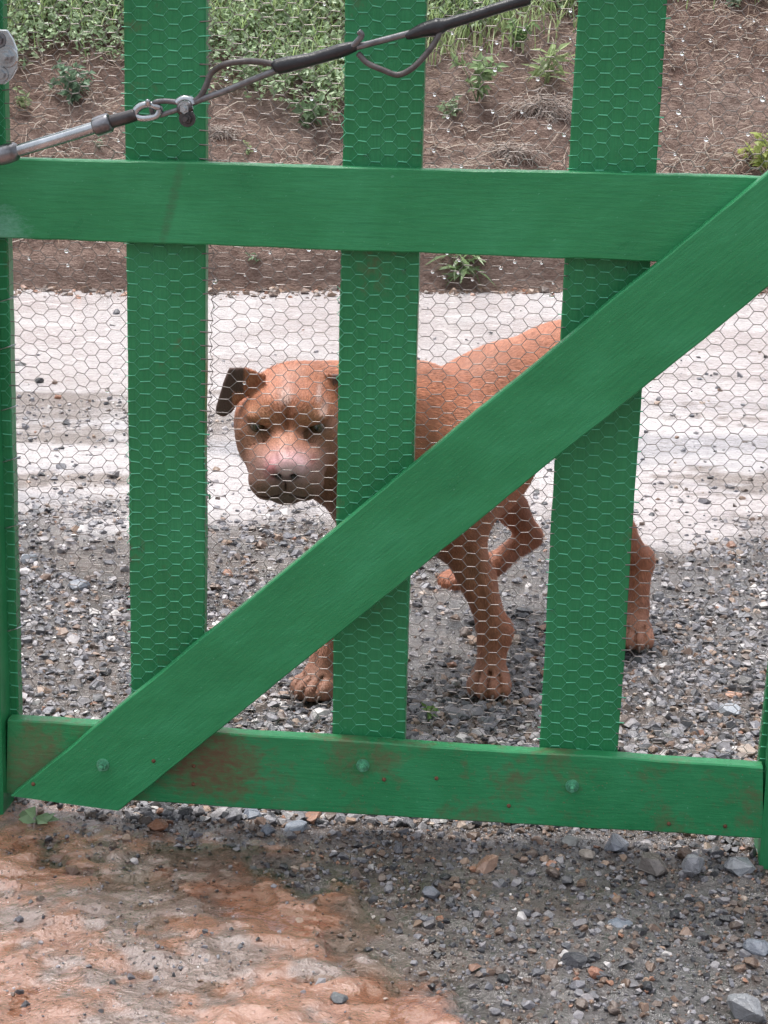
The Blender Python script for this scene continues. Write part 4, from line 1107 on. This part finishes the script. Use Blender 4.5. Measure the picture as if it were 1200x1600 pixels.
# light smoothing of the skin away from the face details
ea = np.concatenate([DQ[:, [0, 1]], DQ[:, [1, 2]], DQ[:, [2, 3]], DQ[:, [3, 0]]])
def relax(V, w):
    acc = np.zeros_like(V); cn = np.zeros(len(V))
    for c in range(3): acc[:, c] = np.bincount(ea[:, 0], V[ea[:, 1], c], len(V))+np.bincount(ea[:, 1], V[ea[:, 0], c], len(V))
    cn = np.bincount(ea[:, 0], minlength=len(V))+np.bincount(ea[:, 1], minlength=len(V))
    return V+(acc/np.maximum(cn, 1)[:, None]-V)*w
for _ in range(2): DV = relax(DV, .5)
body_w = sstep(.06, .12, DV[:, 2])*(1-sstep(.25, .15, np.linalg.norm(DV-(H0+hf*.0), axis=1)))
for _ in range(5): DV = DV+(relax(DV, .5)-DV)*body_w[:, None]
# coat colour: own markings, plus painted shade (throat, legs) and painted light (back)
rel = (DV-H0)*100; lr, lf_, lu = rel@hr, rel@hf, rel@hu
headm = (np.abs(lr) < 13) & (lf_ > -9) & (lf_ < 12) & (lu < 11) & (lu > -11)
def blob(r, f, u, sr, sf, su): return np.exp(-(((lr-r)/sr)**2+((lf_-f)/sf)**2+((lu-u)/su)**2))*headm
nzz = fbm(DV[:, 0]*18+DV[:, 2]*7, DV[:, 2]*18+DV[:, 1]*11, 401, 4); nz2 = fbm(DV[:, 0]*60, DV[:, 2]*60+DV[:, 1]*40, 411, 3)
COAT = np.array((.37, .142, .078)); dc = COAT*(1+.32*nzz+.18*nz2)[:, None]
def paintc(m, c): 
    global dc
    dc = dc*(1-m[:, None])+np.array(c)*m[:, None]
paintc(np.clip(.6*sstep(.30, .10, DV[:, 2]), 0, 1)*.6, (.27, .10, .055))  # legs darkened downwards: their natural shading painted into the coat
paintc(np.clip(sstep(.1, .5, fbm(DV[:, 0]*7+3, DV[:, 1]*7+DV[:, 2]*6, 431, 3)), 0, 1)*.45, (.43, .19, .115))
paintc(sstep(.47, .53, DV[:, 2])*sstep(2.80, 2.95, DV[:, 1])*.4, (.40, .165, .10))                        # top of the back paler: overhead light painted into the coat
paintc(np.clip(blob(0, 6.0, -6.4, 5.5, 5, 2.8)*1.5, 0, .9), (.185, .105, .088))
for sg in (-1, 1): paintc(np.clip(blob(sg*3.5, 5.0, -4.2, 1.8, 4.5, 2.6)*1.5, 0, .85), (.20, .105, .08))                     # muzzle sides and lips
paintc(np.clip(blob(0, 5.6, -8.4, 2.6, 3.2, 1.2)*1.2, 0, .8), (.14, .085, .075))
for sg in (-1, 1):
    paintc(np.clip(blob(sg*4.0, 2.0, .15, 1.8, 3, .7)*1.2, 0, .65), (.15, .08, .058))             # eye surrounds
    paintc(np.clip(blob(sg*5.6, -.5, -2.5, 2.2, 3.5, 3.0), 0, .45), (.27, .135, .085))
    paintc(np.clip(blob(sg*3.6, 1.6, 2.2, 1.8, 3, .9)*1.0, 0, .45), (.48, .235, .135))                   # lighter brow spots
paintc(np.clip(blob(0, .5, 3.4, 1.5, 5, 3.6)*1.0, 0, .65), (.30, .11, .065))                       # dark red streak on the forehead
paintc(np.clip(blob(0, 5.2, -1.3, 1.5, 3.0, 1.4)*1.2, 0, .7), (.54, .27, .18))
paintc(np.clip(blob(-.2, 8.5, -2.6, 2.4, 2.6, 1.6)*2.2, 0, .97), (.72, .43, .45))                     # pink worn nose bridge
paintc(np.clip(blob(1.9, 8.6, -3.2, .8, 1.6, 1.1)*1.5, 0, .85), (.48, .15, .16))
paintc(np.clip(blob(0, 9.4, -4.25, 1.4, 1.2, .7)*1.3, 0, .85), (.17, .09, .09))
for sg in (-1, 1): paintc(np.clip(blob(sg*1.1, 9.2, -3.8, .55, 1.0, .45)*1.8, 0, 1), (.03, .015, .015))
for (r, u_, s_) in ((1.2, -1.4, .3), (-.2, -.6, .25), (-3.6, -2.4, .4), (.3, 4.6, .6), (-5.0, 2.6, .5), (-4.4, 4.0, .4)):
    paintc(np.clip(blob(r, 3, u_, s_, 8, s_)*1.2, 0, .55), (.55, .40, .36) if u_ > 0 else (.20, .05, .04))   # scars and scuffs
earm = np.clip(sstep(0, .5, np.abs(lr)-np.where(lu > 3.8, 5.9, 7.45))*((lu > .5) & (lf_ > -9) & (lf_ < 6)), 0, 1)*(DV[:, 2] > .42)*(DV[:, 1] < 2.70)
paintc(earm*.95, (.066, .034, .028))
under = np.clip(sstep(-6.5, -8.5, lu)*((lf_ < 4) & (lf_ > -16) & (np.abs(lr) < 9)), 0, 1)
paintc(under*.6, (.18, .085, .055))                                                                # throat darkened: the shade below the jaw painted into the coat
for pp in (pFL, pFR, pHL): paintc(np.clip(np.exp(-(np.linalg.norm(DV-(pp+heading*.02), axis=1)/.05)**2)*.6, 0, .5), (.30, .17, .12))
def dog_mat():
    mt, nt, b = newmat('short_coat'); n = NT(nt); at = n.node('ShaderNodeAttribute', attribute_name='col')
    v = n.coord('Object', (1, 1, .45)); f = n.noise(v, 420, 3, .6, .3); g = n.noise(v, 60, 4, .6)
    col = n.mix(n.val(f, .35, .7, 0, .45), at.outputs['Color'], n.mix(1.0, at.outputs['Color'], (.58, .52, .5), 'MULTIPLY'))
    col = n.mix(n.val(g, .55, .75, 0, .35), col, n.mix(1.0, at.outputs['Color'], (1.35, 1.4, 1.45), 'MULTIPLY'))
    n.link(col, b.inputs['Base Color']); ns_ = n.node('ShaderNodeAttribute', attribute_name='damp'); n.link(n.val(ns_.outputs['Fac'], 0, 1, .62, .22), b.inputs['Roughness']); b.inputs['Specular IOR Level'].default_value = .4
    b.inputs['Sheen Weight'].default_value = .06; b.inputs['Sheen Roughness'].default_value = .4
    hh = n.math('ADD', n.math('MULTIPLY', f, .35), g)
    n.link(n.bump(hh, .5, .004), b.inputs['Normal']); return mt
M['coat'] = dog_mat()
CLAWS = [(pFL, fwc, 1.12), (pFR, np.array([-.45, -.89, 0]), 1.12), (pHL, np.array([-.15, -.98, 0]), 1.0)]
dog = empty('dog', (chest[0]+.1, chest[1]+.15, 0), 'red-brown short-haired dog with pink scarred nose walking behind the gate', 'dog')
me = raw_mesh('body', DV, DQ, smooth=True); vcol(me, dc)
dm_ = me.attributes.new('damp', 'FLOAT', 'POINT'); dm_.data.foreach_set('value', np.clip(blob(0, 9.3, -3.2, 2.4, 2.0, 1.9)*1.6, 0, 1).astype(np.float32))
setparent(put('body', me, M['coat']), dog)
M['eye'] = simple('amber_eye', (.085, .050, .028), .05, 0, .8)
M['pupil'] = simple('pupil', (.004, .004, .004), .05, 0, .8)
for sg in (-1, 1):
    bm = bmesh.new(); bmesh.ops.create_uvsphere(bm, u_segments=20, v_segments=14, radius=.0105)
    bmesh.ops.translate(bm, verts=bm.verts, vec=Vector(HL(sg*4.15, 1.28, .36))); ey = bm_obj('eye', bm, M['eye'], dog, True)
    bm = bmesh.new(); bmesh.ops.create_uvsphere(bm, u_segments=14, v_segments=10, radius=.0052)
    bmesh.ops.translate(bm, verts=bm.verts, vec=Vector(HL(sg*4.12, 1.86, .36)))
    pu_ = bm_obj('pupil', bm, M['pupil'], None, True); pu_.parent = ey; pu_.matrix_parent_inverse = ey.matrix_parent_inverse.copy() @ Matrix.Identity(4)
    pu_.matrix_parent_inverse = Matrix.Identity(4)
# short fur laid along the body
fa, fb, fc, fd = (DV[DQ[:, i]] for i in range(4))
fn = np.cross(fc-fa, fd-fb); ar = np.linalg.norm(fn, axis=1); fn = fn/np.maximum(ar, 1e-12)[:, None]
wgt = ar*np.where(fa[:, 1] < 2.72, 1.7, 1.0); NH = 210000
pk = rng.choice(len(DQ), NH, p=wgt/wgt.sum()); a_, b2 = rng.random((2, NH, 1))
root = (fa[pk]*(1-a_)+fb[pk]*a_)*(1-b2)+(fd[pk]*(1-a_)+fc[pk]*a_)*b2; nh = fn[pk]
rl = (root-H0)*100; r1, r2, r3 = rl@hr, rl@hf, rl@hu
hm = sstep(16, 11, np.linalg.norm(rl, axis=1))*(r2 > -9)
bodyd = -heading*.85-ZU*.5; legd = -ZU-heading*.25
flow = bodyd+(legd-bodyd)*sstep(.30, .18, root[:, 2])[:, None]
headd = -hf[None]*1.0+hr[None]*(np.sign(r1)*.35)[:, None]+hu[None]*(.45*sstep(-1, 3, r3)-.45*sstep(-1, -5, r3))[:, None]
flow = flow*(1-hm[:, None])+headd*hm[:, None]+rng.normal(size=(NH, 3))*.16
flow = flow-nh*(flow*nh).sum(1, keepdims=True); flow /= np.maximum(np.linalg.norm(flow, axis=1, keepdims=True), 1e-6)
lenh = rng.uniform(.6, 1.15, NH)*(.0095-.0045*hm-.0025*hm*(r2 > 4))*np.where(root[:, 2] < .07, .55, 1.0)
keep = (root[:, 2] > .012) & ~((r2 > 7.4) & (np.abs(r1) < 2.6) & (r3 > -4.9) & (r3 < -1.2))
for sg in (-1, 1): keep &= ~((np.abs(r1-sg*4.25) < 1.5) & (np.abs(r3-.35) < .9) & (r2 > 0))
keep &= earm[DQ[pk, 0]] < .4
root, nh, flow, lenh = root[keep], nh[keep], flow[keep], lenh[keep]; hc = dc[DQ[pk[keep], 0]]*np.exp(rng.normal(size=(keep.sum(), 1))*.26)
side = np.cross(nh, flow); wd_ = rng.uniform(.00035, .0006, len(root))[:, None]
tipv = root+flow*lenh[:, None]+nh*(lenh*rng.uniform(.12, .30, len(root)))[:, None]
HV = np.stack([root-side*wd_, root+side*wd_, tipv], 1).reshape(-1, 3)
me = raw_mesh('fur', HV, np.arange(len(HV)).reshape(-1, 3)); vcol(me, np.repeat(hc, 3, 0))
mt, nt, b = newmat('fur_hair'); n = NT(nt); at = n.node('ShaderNodeAttribute', attribute_name='col')
n.link(at.outputs['Color'], b.inputs['Base Color']); b.inputs['Roughness'].default_value = .48; b.inputs['Specular IOR Level'].default_value = .3
o = put('fur', me, mt); setparent(o, dog); tag(o, kind='stuff')
M['claw'] = simple('claw_horn', (.10, .065, .05), .4, 0, .5)
for pa, fw, sc in CLAWS:
    fw = fw/np.linalg.norm(fw); lf2 = np.array([-fw[1], fw[0], 0])
    for o_, adv in ((-.0215, .038), (-.0075, .050), (.0075, .050), (.0215, .038)):
        b_ = pa+fw*adv*sc+lf2*o_*sc+ZU*.012; bm = bmesh.new()
        tube_bm(bm, smooth_path([b_, b_+fw*.007-ZU*.001, b_+fw*.012-ZU*.007], 3), np.linspace(.0034, .0012, 7), 6); bm_obj('claw', bm, M['claw'], dog, True)
